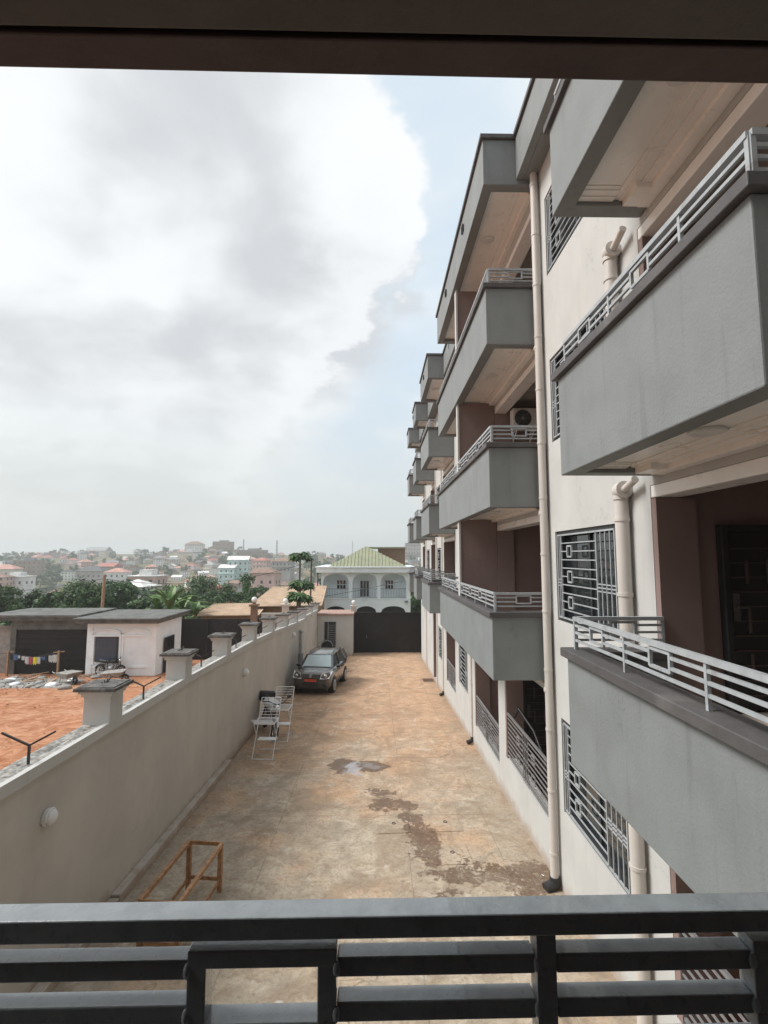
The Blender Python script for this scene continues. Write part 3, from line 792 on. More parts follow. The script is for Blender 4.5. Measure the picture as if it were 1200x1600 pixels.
# grey downpipe on the wall
m_ = MB(); m_.tube((XL+.12, 26.9, -6.5), (XL+.12, 26.9, -5.2), .13, n=14); m_.tube((XL+.10, 26.9, -5.2), (XL+.10, 26.9, -4.1), .075, n=12); m_.tube((XL+.10, 26.9, -5.26), (XL+.10, 26.9, -5.18), .15, n=14); m_.ball((XL+.12, 26.9, -4.05), .12)
pwp(m_, 'downpipe', mat('grey_pipe', (.42, .42, .42), .5))
# bulkhead lamps
def wlamp(y, z, label):
    t = thing('wall_lamp', label, 'lamp', (XL, y, z), group='bulkhead lamps on the perimeter wall'); t.scale = (1.25, 1.25, 1.25) if y < 10 else (1.6, 1.5, 1.5)
    b = MB(); b.lathe((0, 0, 0), [(.085, .0), (.085, .03), (.07, .04)], 20, 'X'); b.build('base', M['lampwhite'], t)
    b = MB(); b.lathe((0, 0, 0), [(.075, .041), (.073, .065), (.055, .09), (.02, .103)], 20, 'X'); b.build('cover', M['lampwhite'], t)
    b = MB(); b.torus((.045, 0, 0), .079, .012, 'X', 20, 6, R(-10), R(190)); b.build('hood', M['lampwhite'], t)
wlamp(6.55, -3.3, 'white oval bulkhead lamp lowest and nearest on the greige wall')
wlamp(15.8, -3.66, 'small white bulkhead lamp on the wall above the drying racks')
wlamp(24.8, -3.9, 'tiny white bulkhead lamp on the wall above the parked car')

# ================================================================== GATE AND GATEHOUSE
def world_part(root):
    def f(mb, name, m, parent=None, bevel=0.):
        o = mb.build(name, m, None, bevel)
        if parent is None: o.parent = root; o.matrix_parent_inverse = (Matrix.Translation(root.location)@root.rotation_euler.to_matrix().to_4x4()).inverted()
        else: o.parent = parent
        return o
    return f
gt = thing('sliding_gate', 'wide black sheet metal sliding gate closing the far end of the yard', 'gate', (1, 36.3, -7.1)); P_g = world_part(gt)
m_ = MB(); m_.box(-1.62, 3.5, 36.3, 36.36, -7.0, -4.1); P_g(m_, 'gate_leaf', M['gate'])
m_ = MB()
for z in (-7.0, -4.16): m_.box(-1.62, 3.5, 36.24, 36.297, z, z+.07)
for x in (-1.62, .95, 3.43): m_.box(x, x+.07, 36.26, 36.297, -6.93, -4.16)
P_g(m_, 'gate_frame', M['gate'])
m_ = MB(); m_.box(-.72, -.69, 36.2, 36.24, -5.95, -5.75); P_g(m_, 'handle', M['steel'])
for x in (-1.0, 2.8): m_ = MB(); m_.tube((x, 36.3, -7.03), (x, 36.36, -7.03), .05, n=12); P_g(m_, 'wheel', M['steel'])
gh = thing('gatehouse', 'small greige gatehouse with barred door and pinkish tile edge beside the gate', 'gatehouse', (-2.8, 35, -7)); P_h = world_part(gh)
m_ = MB(); m_.box(-4.15, -3.72, 35, 35.15, -7.3, -4.15); m_.box(-2.84, -1.65, 35, 35.15, -7.3, -4.15); m_.box(-3.72, -2.84, 35, 35.15, -4.6, -4.15)
m_.box(-1.8, -1.65, 35.15, 37.5, -7.3, -4.15); m_.box(-4.15, -1.8, 35.16, 37.5, -4.3, -4.16); m_.box(-4.15, -1.8, 37.3, 37.5, -7.3, -4.32)
P_h(m_, 'wall', M['cream'])
m_ = MB(); m_.box(-4.2, -1.6, 34.9, 37.5, -4.15, -4.02); P_h(m_, 'roof', M['terracotta'])
m_ = MB(); m_.box(-3.72, -2.84, 35.1, 35.13, -7.1, -4.6); o = P_h(m_, 'door', M['dark'])
m_ = MB()
for i in range(12): m_.box(-3.42, -2.9, 35.07, 35.1, -6.3+i*.13, -6.27+i*.13)
for x in (-3.72, -3.45, -2.9): m_.box(x, x+.05, 35.05, 35.1, -7.1, -4.6)
m_.build('door_bars', M['steel'], o)
gp = thing('gate_pillar', 'slim grey pillar with round white lamp beside the black gate', 'pillar', (-1.65, 36, -7)); P_p = world_part(gp)
m_ = MB(); m_.box(-1.86, -1.5, 36.42, 36.75, -7.3, -3.72); m_.box(-1.93, -1.43, 36.35, 36.82, -3.72, -3.62); m_.box(-1.78, -1.58, 36.5, 36.67, -3.62, -3.54); P_p(m_, 'shaft', M['wallgrey'])
m_ = MB(); m_.ball((-1.68, 36.58, -3.38), .16); P_p(m_, 'globe', M['lampwhite'])

# ================================================================== WHITE HOUSE BEYOND THE GATE
wh = thing('house', 'two storey white house with arched balconies and pale green pyramid roof beyond the gate', 'house', (-1, 50, -8.5)); P_w = world_part(wh)
def arch_wall(mb, x0, x1, z0, z1, arches, y0, y1, n=14):
    "arches: (xa, xb, spring, top); wall with arched openings down to z0"
    x = x0
    for xa, xb, sp, tp in arches:
        mb.box(x, xa, y0, y1, z0, z1); cx = (xa+xb)/2; rw = (xb-xa)/2
        for i in range(n):
            u0 = xa+(xb-xa)*i/n; u1 = xa+(xb-xa)*(i+1)/n
            f = lambda u: sp+(tp-sp)*math.sqrt(max(0, 1-((u-cx)/rw)**2))**.85
            mb.hexa([(u0, y0, f(u0)), (u1, y0, f(u1)), (u1, y1, f(u1)), (u0, y1, f(u0)), (u0, y0, z1), (u1, y0, z1), (u1, y1, z1), (u0, y1, z1)])
        x = xb
    mb.box(x, x1, y0, y1, z0, z1)
up = [(-5.45, -2.8, -2.55, -1.74), (-2.44, .11, -2.55, -1.74), (.42, 3.08, -2.55, -1.74)]
lo = [(-5.24, -3.0, -5.75, -5.02), (-2.1, .05, -5.75, -5.02), (.45, 3.05, -5.75, -5.02)]
m_ = MB(); arch_wall(m_, -5.65, 3.5, -4.22, -1.6, up, 50, 50.3); arch_wall(m_, -5.65, 3.5, -8.8, -4.3, lo, 50.001, 50.3)
m_.box(-5.65, 3.5, 49.97, 51.6, -4.3, -4.22)
m_.box(-5.65, -5.45, 50.3, 60, -8.8, -1.6); m_.box(3.3, 3.5, 50.3, 60, -8.8, -1.6); m_.box(-5.45, 3.3, 59.8, 60, -8.8, -1.6)
m_.box(-5.45, 3.3, 51.6, 51.8, -8.8, -1.6)
P_w(m_, 'wall', M['white'])
m_ = MB(); m_.box(-5.44, 3.29, 50.5, 50.6, -8.7, -4.35); P_w(m_, 'arch_interior_shade', M['dark'])  # dark sheet standing in for the shade inside the lower arches
m_ = MB(); m_.box(-6.1, 3.85, 49.5, 60.4, -1.6, -1.12); m_.box(-6.2, 3.95, 49.4, 60.5, -1.12, -.98); P_w(m_, 'eave_band', M['white'])
m_ = MB(); pk = (-1.15, 54.6, 1.2); bs = [(-4.9, 50.2, -.98), (3.15, 50.2, -.98), (3.15, 59, -.98), (-4.9, 59, -.98)]
m_.add([*bs, pk], [(0, 1, 4), (1, 2, 4), (2, 3, 4), (3, 0, 4), (0, 3, 2, 1)])
nr = 22
for i in range(nr+1):
    x = -4.85+7.95*i/nr; t = min((x+4.9)/(pk[0]+4.9), (3.15-x)/(3.15-pk[0]))
    if t > .02: m_.bar((x, 50.19, -.96), (x, 50.2+4.4*t, -.98+2.18*t+.02), .07, .08)
P_w(m_, 'roof', M['greenroof'])
m_ = MB(); m_.box(.2, 3.3, 55.5, 59.5, -1, .95); P_w(m_, 'attic', M['brick'])
m_ = MB(); m_.box(-1, 3.4, 55.3, 59.7, .95, 1.12); P_w(m_, 'attic_roof', M['greenroof'])
for (a, b, z0, z1) in ((-4.15, -3.2, -3.35, -2.45), (.95, 1.8, -3.35, -2.45), (-1.7, -.75, -4.2, -2.5)):
    m_ = MB(); m_.box(a, b, 51.5, 51.59, z0, z1); o = P_w(m_, 'window' if z0 > -4 else 'door', M['glass'])
    m_ = MB(); n = 3
    for i in range(n+1): xx = a+(b-a)*i/n; m_.box(xx-.025, xx+.025, 51.45, 51.5, z0, z1)
    for zz in (z0, (z0+z1)/2, z1): m_.box(a-.02, b+.02, 51.44, 51.499, zz-.025, zz+.025)
    m_.build('frame', M['white'], o)
for xa, xb, _, _ in up:
    m_ = MB(); m_.box(xa+.005, xb-.005, 50.05, 50.1, -3.3, -3.24); m_.box(xa+.005, xb-.005, 50.05, 50.1, -4.15, -4.11)
    n = 16
    for i in range(1, n): xx = xa+(xb-xa)*i/n; m_.box(xx-.014, xx+.014, 50.06, 50.09, -4.12, -3.29)
    P_w(m_, 'railing', M['steel'])
m_ = MB(); m_.box(2.9, 3.25, 49.8, 49.99, -4.65, -4.45); P_w(m_, 'floodlight', M['steel'])
m_ = MB(); m_.box(-6.0, -5.9, 49.7, 49.8, -8.5, -1.6); P_w(m_, 'post', M['dark'])
# cable in front of the white house
m_ = MB(); m_.path([(-6.6, 47.5, -4.1), (-2, 47.5, -3.3), (2.6, 48.2, -2.4)], .02, 6); tag(m_.build('power_cable', M['dark']), 'thin dark cable slanting across the white house', 'cable')

# ================================================================== SUV
car = thing('car', 'dark grey SUV with red number plate parked nose-out against the left wall', 'car', (-3.0, 22.75, gz(0, 22.75)-.02), R(-7.5))
car.rotation_euler = (math.atan(-.0555), 0, R(-7.5))
def cpart(mb, name, m, parent=None, bevel=0.): return mb.build(name, m, parent or car, bevel)
st = [(0.0, .66, .40, .86), (.05, .80, .33, .95), (.2, .87, .30, 1.01), (.5, .90, .28, 1.05), (1.0, .91, .28, 1.09), (1.25, .91, .28, 1.10), (2.2, .915, .28, 1.12), (3.3, .91, .28, 1.15), (4.1, .89, .30, 1.16), (4.35, .82, .36, 1.10), (4.42, .70, .45, .95)]
m_ = MB(); vs = []; k = 12
for (y, hw, zb, zt) in st:
    mid = (zb+zt)/2
    vs += [(x, y, z) for x, z in ((-hw*.92, zb), (-hw, zb+.12), (-hw*1.005, mid), (-hw*.985, zt-.09), (-hw*.9, zt-.01), (-hw*.45, zt+.015), (hw*.45, zt+.015), (hw*.9, zt-.01), (hw*.985, zt-.09), (hw*1.005, mid), (hw, zb+.12), (hw*.92, zb))]
fs = [(j*k+i, j*k+(i+1) % k, (j+1)*k+(i+1) % k, (j+1)*k+i) for j in range(len(st)-1) for i in range(k)]
fs += [tuple(range(k)), tuple(range(len(st)*k-1, (len(st)-1)*k-1, -1))]
m_.add(vs, fs, True)
body = cpart(m_, 'body', M['carpaint'])
cab = [(1.0, .80, 1.07), (1.62, .66, 1.60), (2.3, .665, 1.665), (3.4, .65, 1.655), (4.0, .62, 1.60), (4.33, .76, 1.10)]
m_ = MB()   # greenhouse (glass body)
bs = [(-.82, 1.02, 1.05), (.82, 1.02, 1.05), (.84, 4.30, 1.10), (-.84, 4.30, 1.10)]; tp = [(-.63, 1.66, 1.60), (.63, 1.66, 1.60), (.61, 4.02, 1.60), (-.61, 4.02, 1.60)]
m_.hexa(bs+tp); cpart(m_, 'side_window', M['carglass'])
m_ = MB(); m_.add([(-.70, 1.085, 1.115), (.70, 1.085, 1.115), (.575, 1.635, 1.585), (-.575, 1.635, 1.585)], [(0, 1, 2, 3)])
for v in range(len(m_.v)): x, y, z = m_.v[v]; m_.v[v] = (x, y-.022, z+.02)
cpart(m_, 'windshield', mat('windshield_glass', (.20, .27, .28), .06, .12, 1.2, spec=1., coat=1.))
m_ = MB(); vs = []
for (y, hw, z) in ((1.6, .60, 1.605), (1.75, .655, 1.64), (2.4, .67, 1.69), (3.4, .66, 1.685), (4.0, .64, 1.64), (4.12, .60, 1.60)):
    vs += [(-hw, y, z-.05), (-hw*.93, y, z), (-hw*.4, y, z+.018), (hw*.4, y, z+.018), (hw*.93, y, z), (hw, y, z-.05)]
m_.add(vs, [(j*6+i, j*6+i+1, (j+1)*6+i+1, (j+1)*6+i) for j in range(5) for i in range(5)]+[(0, 6, 12, 18, 24, 30, 35, 29, 23, 17, 11, 5)], True)
for sx in (-1, 1):       # pillars
    m_.bar((sx*.795, 1.03, 1.08), (sx*.635, 1.64, 1.61), .07, .06); m_.bar((sx*.84, 2.35, 1.1), (sx*.655, 2.42, 1.62), .03, .08); m_.bar((sx*.845, 3.3, 1.1), (sx*.65, 3.25, 1.62), .03, .09)
    m_.bar((sx*.835, 4.2, 1.1), (sx*.62, 3.98, 1.62), .06, .2)
cpart(m_, 'roof', M['carpaint'])
for sx in (-1, 1):
    m_ = MB(); m_.path([(sx*.58, 1.95, 1.69), (sx*.585, 2.05, 1.74), (sx*.58, 3.75, 1.735), (sx*.57, 3.85, 1.68)], .018, 8); cpart(m_, 'roof_rail', M['dark'])
    m_ = MB(); m_.ball((sx*1.0, 1.38, 1.14), .11, .07, .075); m_.tube((sx*.88, 1.42, 1.1), (sx*.98, 1.4, 1.13), .025); cpart(m_, 'mirror', M['dark'])
    m_ = MB(); vs = [(sx*.43, -.05, .76), (sx*.85, .02, .78), (sx*.925, .48, 1.06), (sx*.52, .04, 1.03)]
    m_.add(vs+[(x*.985, y+.05, z-.01) for x, y, z in vs], [(0, 1, 2, 3), (7, 6, 5, 4), (0, 4, 5, 1), (1, 5, 6, 2), (2, 6, 7, 3), (3, 7, 4, 0)]); hl = cpart(m_, 'headlight', M['headlight'])
    m_ = MB(); m_.ball((sx*.68, .02, .885), .085, .04, .075); m_.build('lamp_reflector', M['chrome'], hl)
    m_ = MB(); m_.ball((sx*.64, .0, .50), .09, .055, .065); cpart(m_, 'fog_light', M['dark'])
    m_ = MB(); m_.box(sx*.9, sx*.925, 1.5, 3.9, .36, .44); cpart(m_, 'side_moulding', M['rubber'])
    for yy in (2.2, 3.1): m_ = MB(); m_.box(sx*.915, sx*.935, yy, yy+.16, .92, .95); cpart(m_, 'door_handle', M['chrome'])
m_ = MB(); m_.box(-.42, .42, -.03, .02, .80, .95); gr = cpart(m_, 'grille', M['dark'], bevel=.01)
m_ = MB()
for zz in (.83, .87, .91): m_.box(-.40, .40, -.042, -.03, zz-.006, zz+.006)
m_.box(-.45, .45, -.035, .0, .955, .972); m_.build('grille_slat', M['steel'], gr)
m_ = MB(); m_.torus((0, -.05, .88), .06, .013, 'Y', 18, 6); m_.torus((0, -.05, .88), .03, .009, 'Y', 14, 6); m_.ball((0, -.045, .88), .024, .01, .045); m_.build('badge', M['chrome'], gr)
m_ = MB(); m_.box(-.40, .40, -.025, .03, .42, .59); m_.box(-.78, .78, .0, .1, .31, .38); cpart(m_, 'lower_grille', M['dark'], bevel=.01)
m_ = MB(); m_.box(-.27, .27, -.06, -.035, .635, .745); pl = cpart(m_, 'number_plate', M['red'])
m_ = MB()
for i, x in enumerate((-.2, -.14, -.06, 0, .06, .14, .2)):
    m_.box(x-.018, x-.010, -.064, -.061, .66, .72); m_.box(x+.008, x+.016, -.064, -.061, .66, .72) if i % 2 else m_.box(x-.01, x+.016, -.064, -.061, .712, .72)
m_.build('plate_characters', M['platetext'], pl)
for (sx, yy) in ((-1, .86), (1, .86), (-1, 3.52), (1, 3.52)):
    m_ = MB(); m_.lathe((sx*.82, yy, .35), [(.22, -.12), (.345, -.12), (.37, -.09), (.37, .09), (.345, .12), (.22, .12)], 28, 'X'); wl = cpart(m_, 'wheel', M['rubber'])
    m_ = MB(); x = sx*.82+sx*.125
    m_.torus((x-sx*.01, yy, .35), .225, .03, 'X', 24, 6)
    for q in range(5):
        a = 2*math.pi*q/5+.3; m_.bar((x, yy, .35), (x-sx*.01, yy+.2*math.cos(a), .35+.2*math.sin(a)), .02, .07, up=(1, 0, 0))
    m_.lathe((x, yy, .35), [(.05, -.01), (.05, .012), (.03, .018)], 14, 'X'); m_.build('rim', M['rim'], wl)
    m_ = MB(); m_.torus((sx*.895, yy, .35), .41, .035, 'X', 18, 8, R(-5), R(185)); cpart(m_, 'wheel_arch', M['rubber'])
m_ = MB(); m_.path([(-.5, 3.9, 1.66), (-.52, 4.05, 1.95)], .006, 6); cpart(m_, 'antenna', M['dark'])
m_ = MB(); m_.bar((-.45, 1.12, 1.12), (.1, 1.2, 1.21), .015); m_.bar((.05, 1.12, 1.12), (.55, 1.2, 1.21), .015); cpart(m_, 'wiper', M['dark'])

# black round-backed chair behind the car
ch = thing('plastic_chair', 'dark round-backed chair standing behind the grey SUV by the gatehouse', 'chair', (-2.87, 28.6, gz(0, 28.6)))
m_ = MB(); prof = [(-.3, .55)]+[(.34*math.cos(R(a)), .95*0+1.42+.42*math.sin(R(a))) for a in range(180, -1, -15)]+[(.3, .55)]
m_.prism([(x, z) for x, z in prof], .22, .27); m_.build('backrest', M['dark'], ch, .01)
m_ = MB(); m_.torus((0, .2, 1.42), .34, .022, 'Y', 20, 6, 0, math.pi); m_.build('back_frame', M['steel'], ch)
m_ = MB(); m_.box(-.28, .28, -.28, .22, .5, .56); m_.build('seat', M['dark'], ch, .02)
for x in (-.25, .25):
    for y in (-.24, .22): m_ = MB(); m_.bar((x, y, 0), (x*.95, y*.95, .52), .04); m_.build('leg', M['dark'], ch)
# wooden chair right of the car
wc_ = thing('wooden_chair', 'light brown wooden chair beside the rear of the grey SUV', 'chair', (-2.0, 28.9, gz(0, 29)), R(8))
m_ = MB(); m_.box(-.25, .25, -.25, .25, .46, .50); m_.build('seat', M['palewood'], wc_)
for x in (-.22, .22):
    for y in (-.22, .22): m_ = MB(); m_.bar((x, y, 0), (x, y, .46 if y > 0 else .46), .05); m_.build('leg', M['wood'], wc_)
m_ = MB(); m_.bar((-.22, .24, .46), (-.22, .28, .98), .045); m_.bar((.22, .24, .46), (.22, .28, .98), .045); m_.bar((-.22, .27, .8), (.22, .27, .8), .03, .08); m_.bar((-.22, .26, .65), (.22, .26, .65), .03, .06); m_.build('backrest', M['wood'], wc_)
m_ = MB(); m_.bar((-.22, -.22, .2), (.22, -.22, .2), .03); m_.bar((.22, -.22, .26), (.22, .22, .26), .03); m_.bar((-.22, -.22, .38), (.22, -.22, .38), .03, .06); m_.build('stretcher', M['wood'], wc_)

# ================================================================== MOTORCYCLES
def motorbike(name_label, loc, rz, paint, group='motorcycles'):
    t = thing('motorcycle', name_label, 'motorcycle', loc, rz, group)     # bike points along local -Y
    t.rotation_euler = (0, R(9), rz)
    for y in (-.62, .64):
        m_ = MB(); m_.torus((0, y, .3), .26, .045, 'X', 28, 8); wl = m_.build('wheel', M['rubber'], t)
        m_ = MB(); m_.torus((0, y, .3), .215, .012, 'X', 24, 6); m_.tube((-.05, y, .3), (.05, y, .3), .04)
        for q in range(10): a = math.pi*2*q/10; m_.tube((0, y, .3), (0, y+.21*math.cos(a), .3+.21*math.sin(a)), .004, n=4, caps=False)
        m_.build('spokes', M['chrome'], wl)
    m_ = MB()
    for s in (-.07, .07): m_.tube((s, -.62, .3), (s, -.42, .92), .022); m_.tube((s*1.3, .64, .3), (s*1.3, .45, .66), .022); m_.tube((s, .64, .3), (s, .05, .36), .02)
    m_.path([(0, -.42, .85), (0, .1, .72), (0, .7, .72)], .022); m_.path([(0, -.4, .8), (0, -.25, .35), (0, .15, .3), (0, .25, .7)], .02)
    m_.build('frame', M['dark'], t)
    m_ = MB(); m_.path([(-.34, -.28, .98), (-.2, -.36, 1.0), (0, -.42, .93), (.2, -.36, 1.0), (.34, -.28, .98)], .014); m_.tube((.2, -.34, 1.0), (.28, -.4, 1.16), .007); m_.tube((-.2, -.34, 1.0), (-.28, -.4, 1.16), .007)
    for s in (-1, 1): m_.ball((s*.29, -.4, 1.18), .06, .015, .04)
    m_.build('handlebar', M['dark'], t)
    m_ = MB(); m_.ball((0, -.5, .87), .085, .09, .085); m_.build('headlight', M['chrome'], t)
    m_ = MB(); m_.ball((0, -.16, .80), .14, .25, .12); m_.build('fuel_tank', paint, t)
    m_ = MB(); m_.ball((0, .32, .78), .12, .36, .06); m_.build('seat', M['rubber'], t)
    m_ = MB(); m_.ball((0, .0, .42), .12, .17, .14); m_.tube((0, -.05, .45), (0, -.16, .62), .07); m_.build('engine', M['steel'], t)
    m_ = MB(); m_.tube((.12, -.1, .32), (.13, .3, .28), .025); m_.tube((.13, .3, .28), (.14, .75, .36), .045); m_.build('exhaust', M['chrome'], t)
    m_ = MB(); m_.torus((0, -.62, .3), .32, .03, 'X', 10, 6, R(30), R(150)); m_.torus((0, .64, .3), .33, .035, 'X', 10, 6, R(20), R(130)); m_.build('mudguard', paint, t)
    m_ = MB(); m_.path([(-.1, .3, .84), (-.1, .7, .86), (.1, .7, .86), (.1, .3, .84)], .01); m_.build('rack', M['steel'], t)
    return t
nearbike = motorbike('black motorcycle with white cover parked behind the drying racks', (-3.66, 17.1, gz(0, 17.1)), R(24), M['cloth2']); nearbike.scale = (1.3, 1.15, 1.15)
m_ = MB(); m_.ball((0, .28, .80), .19, .46, .14); m_.ball((0, -.1, .86), .17, .26, .12); m_.build('cover', M['cloth2'], nearbike)
m_ = MB(); m_.box(-.2, .2, .72, 1.0, .72, 1.0); m_.build('luggage_box', M['rubber'], nearbike, .03)
motorbike('dark motorcycle leaning in front of the low white house', (-14.7, 27.6, gz(0, 27.6)), R(80), M['gate'])

# ================================================================== DRYING RACKS
def rack(label, x, y, flip):
    t = thing('drying_rack', label, 'drying rack', (x, y, gz(0, y)), R(-2), 'folding drying racks beside the perimeter wall')
    W = .3; r = .011
    s = .0555
    def U(ya, yb, z1):
        m_ = MB()
        for sx in (-W, W): m_.tube((sx, ya, -s*ya), (sx, yb, z1), r)
        m_.tube((-W, ya, -s*ya+.02), (W, ya, -s*ya+.02), r); m_.tube((-W, yb, z1), (W, yb, z1), r)
        for sx in (-W, W): m_.tube((sx, ya, -s*ya-.01), (sx, ya, -s*ya+.03), r*1.7, n=8)
        m_.build('leg_frame', M['alu'], t)
    U(-.42, .28, .98); U(.44, -.3, .98)
    m_ = MB()   # flat drying panel
    for sx in (-W, W): m_.tube((sx, -.3, .985), (sx, .3, .985), r)
    for i in range(8): yy = -.29+.58*i/7; m_.tube((-W, yy, .99), (W, yy, .99), .006, n=6)
    m_.build('panel', M['alu'], t)
    m_ = MB()   # raised wing
    a = Vector((0, .28, .99)); b = Vector((0, .56, 1.50))
    for sx in (-W, W): m_.tube((sx, a.y, a.z), (sx, b.y, b.z), r)
    for i in range(8): p = a.lerp(b, i/7); m_.tube((-W, p.y, p.z), (W, p.y, p.z), .008 if i < 7 else r, n=6)
    m_.build('raised_wing', M['alu'], t)
    m_ = MB(); a = Vector((0, -.28, .99)); b = Vector((0, -.62, 1.2)) if flip else Vector((0, -.5, .62))
    for sx in (-W, W): m_.tube((sx, a.y, a.z), (sx, b.y, b.z), r)
    for i in range(6): p = a.lerp(b, i/5); m_.tube((-W, p.y, p.z), (W, p.y, p.z), .007, n=6)
    if flip: m_.build('lowered_wing', M['alu'], t)
    m_ = MB(); m_.box(-W+.02, W-.02, .05, .3, .40, .41); m_.build('lower_tray', M['alu'], t)
rack('nearer folding metal drying rack standing in front of the motorcycle', -3.28, 15.05, True)
rack('farther folding metal drying rack closer to the grey SUV', -3.14, 16.65, False)

# ================================================================== WOODEN TABLE FRAME
tf = thing('table_frame', 'bare brown wooden table frame without a top standing by the left kerb', 'table frame', (-2.93, 7.93, gz(0, 7.93)), R(-6)); hh = .73
cx_, cy_ = .29, .71
for sx in (-1, 1):
    for sy in (-1, 1):
        m_ = MB(); m_.bar((sx*(cx_-.02), sy*(cy_-.02), -.0555*sy*cy_), (sx*(cx_-.02), sy*(cy_-.02), hh-.06), .068); m_.build('leg', M['wood'], tf, .003)
m_ = MB(); 
for sx in (-1, 1): m_.bar((sx*(cx_-.005), -cy_, hh-.03), (sx*(cx_-.005), cy_, hh-.03), .055, .065)
for sy in (-1, 1): m_.bar((-cx_+.01, sy*(cy_-.004), hh-.03), (cx_-.01, sy*(cy_-.004), hh-.03), .028, .06)
m_.build('top_rail', M['wood'], tf, .003)
for z, w_ in ((.16, .06),):
    m_ = MB()
    for sx in (-1, 1): m_.bar((sx*(cx_-.02), -cy_+.04, z), (sx*(cx_-.02), cy_-.04, z-.02), .025, w_)
    for sy in (-1, 1): m_.bar((-cx_+.04, sy*(cy_-.02), z), (cx_-.04, sy*(cy_-.02), z), .025, w_)
    m_.build('stretcher', M['wood'], tf, .003)

# AC unit on the second floor
for k, lab in ((1, 'white air conditioner outdoor unit bracketed high on the brown wall above the second balcony'),):
    ac = thing('air_conditioner', lab, 'air conditioner', (3.78, 12.3, B0+S*2-.48+.0))
    m_ = MB(); m_.box(-.33, .33, -.42, -.14, -.26, .26); m_.build('casing', M['lampwhite'], ac, .01)
    m_ = MB(); m_.lathe((-.08, -.421, 0), [(.215, 0), (.215, -.004), (.2, -.006)], 28, 'Y'); fn = m_.build('fan_opening', M['dark'], ac)
    m_ = MB()
    for rr in (.06, .10, .14, .18, .212): m_.torus((-.08, -.435, 0), rr, .004, 'Y', 24, 4)
    for q in range(8): a = math.pi*q/4; m_.tube((-.08, -.435, 0), (-.08+.21*math.cos(a), -.435, .21*math.sin(a)), .004, n=4)
    m_.lathe((-.08, -.43, 0), [(.04, 0), (.035, -.012)], 14, 'Y'); m_.build('fan_guard', M['steel'], fn)
    for sx in (-.22, .22): m_ = MB(); m_.bar((sx, -.4, -.28), (sx, .0, -.28), .03); m_.bar((sx, -.36, -.29), (sx, .0, -.5), .025); m_.bar((sx, .0, -.52), (sx, .0, -.27), .03); m_.build('bracket', M['lampwhite'], ac)

# drain grate and manhole covers
m_ = MB(); m_.box(-.28, .28, -.35, .35, 0, .02)
for i in range(7): m_.box(-.26, .26, -.31+.1*i, -.27+.1*i, .02, .028)
o = m_.build('drain_grate', mat('rusty_grate', (.15, .09, .07), .85, .3, 12)); o.location = (2.75, 26.2, gz(0, 26.2)+.003); o.rotation_euler.x = math.atan(-.0555); tag(o, 'rusty square drain grate in the yard near the building wall', 'drain grate')
for lab, x, y in (('square concrete cover with iron ring left of the wet streak', .35, 10.75), ('square concrete cover with iron ring right of the wet streak', 1.45, 10.8), ('square concrete cover with iron ring nearest the long puddle', 1.42, 9.62)):
    m_ = MB(); m_.box(-.34, .34, -.34, .34, -.02, .008); o = m_.build('manhole_cover', M['yard'], None, .004)
    tag(o, lab, 'manhole cover', 'concrete inspection covers in the yard'); o.location = (x, y, gz(0, y)+.004); o.rotation_euler = (math.atan(-.0555), 0, .04)
    m_ = MB(); m_.torus((.03, .05, .012), .036, .008, 'Z', 16, 6); m_.build('ring', M['dark'], o)

# small litter on the yard
deb = MB(); rr = random.Random(5)
for i in range(260):
    side = rr.random()
    x = (3.0-abs(rr.gauss(0, .25))) if side < .35 else (-4.0+abs(rr.gauss(0, .25)) if side < .6 else rr.uniform(-3.9, 3.0)); y = rr.uniform(4, 34); s = rr.uniform(.006, .022)*(1 if side < .6 else .8)
    z = gz(0, y); deb.mi = 0 if rr.random() < .7 else 1
    deb.add([(x+rr.uniform(-s, s)*1.6, y+rr.uniform(-s, s)*1.6, z+rr.uniform(.003, s)) for _ in range(4)]+[(x, y, z)], [(0, 1, 2), (0, 2, 3), (0, 3, 4), (1, 2, 4), (0, 1, 4)])
tag(deb.build('yard_litter', [M['concrete'], M['cloth2']]), 'specks of grit, leaves and paper scattered over the yard', 'litter', kind='stuff')

# ================================================================== NEIGHBOUR'S PLOT
nh = thing('house', 'low white building with flat grey slab roof and dark window beyond the red earth', 'house', (-15, 28.5, -6.6)); P_n = world_part(nh)
m_ = MB(); m_.box(-16.2, -12.4, 28.0, 28.2, -7.2, -3.7); m_.box(-12.6, -12.4, 28.2, 31.5, -7.2, -3.7); m_.box(-16.2, -16.0, 28.2, 31.5, -7.2, -3.7)
m_.box(-16.25, -15.95, 27.95, 28.0, -7.2, -3.7); m_.box(-12.75, -12.38, 27.94, 28.0, -7.2, -3.7); m_.box(-15.95, -12.75, 27.96, 28.0, -6.2, -6.1)
P_n(m_, 'wall', M['white'])
m_ = MB()
for cx in (-15.13, -13.5):
    pts = []
    for i in range(13):
        a = math.pi*i/12; pts.append((cx-.85*math.cos(a), 27.93, -4.35+.28*math.sin(a)))
    for a, b in zip(pts, pts[1:]): m_.bar(a, b, .06, .08)
    for sx in (-.75, .75): m_.box(cx+sx-.05, cx+sx+.05, 27.93, 27.995, -6.0, -4.4)
    m_.box(cx-.82, cx+.82, 27.92, 27.994, -4.47, -4.36)
P_n(m_, 'window_moulding', M['white'])
m_ = MB(); m_.box(-15.75, -14.5, 27.9, 27.99, -5.85, -4.48); o = P_n(m_, 'window', M['dark'])
m_ = MB(); m_.box(-15.7, -14.55, 27.885, 27.9, -5.8, -4.53); m_.build('pane', mat('bluish_glass', (.05, .07, .10), .2), o)
m_ = MB(); m_.box(-16.7, -12.1, 27.5, 32, -3.7, -3.5); m_.box(-16.8, -12.0, 27.4, 32.1, -3.5, -3.4); P_n(m_, 'roof_slab', M['slab'], bevel=.01)
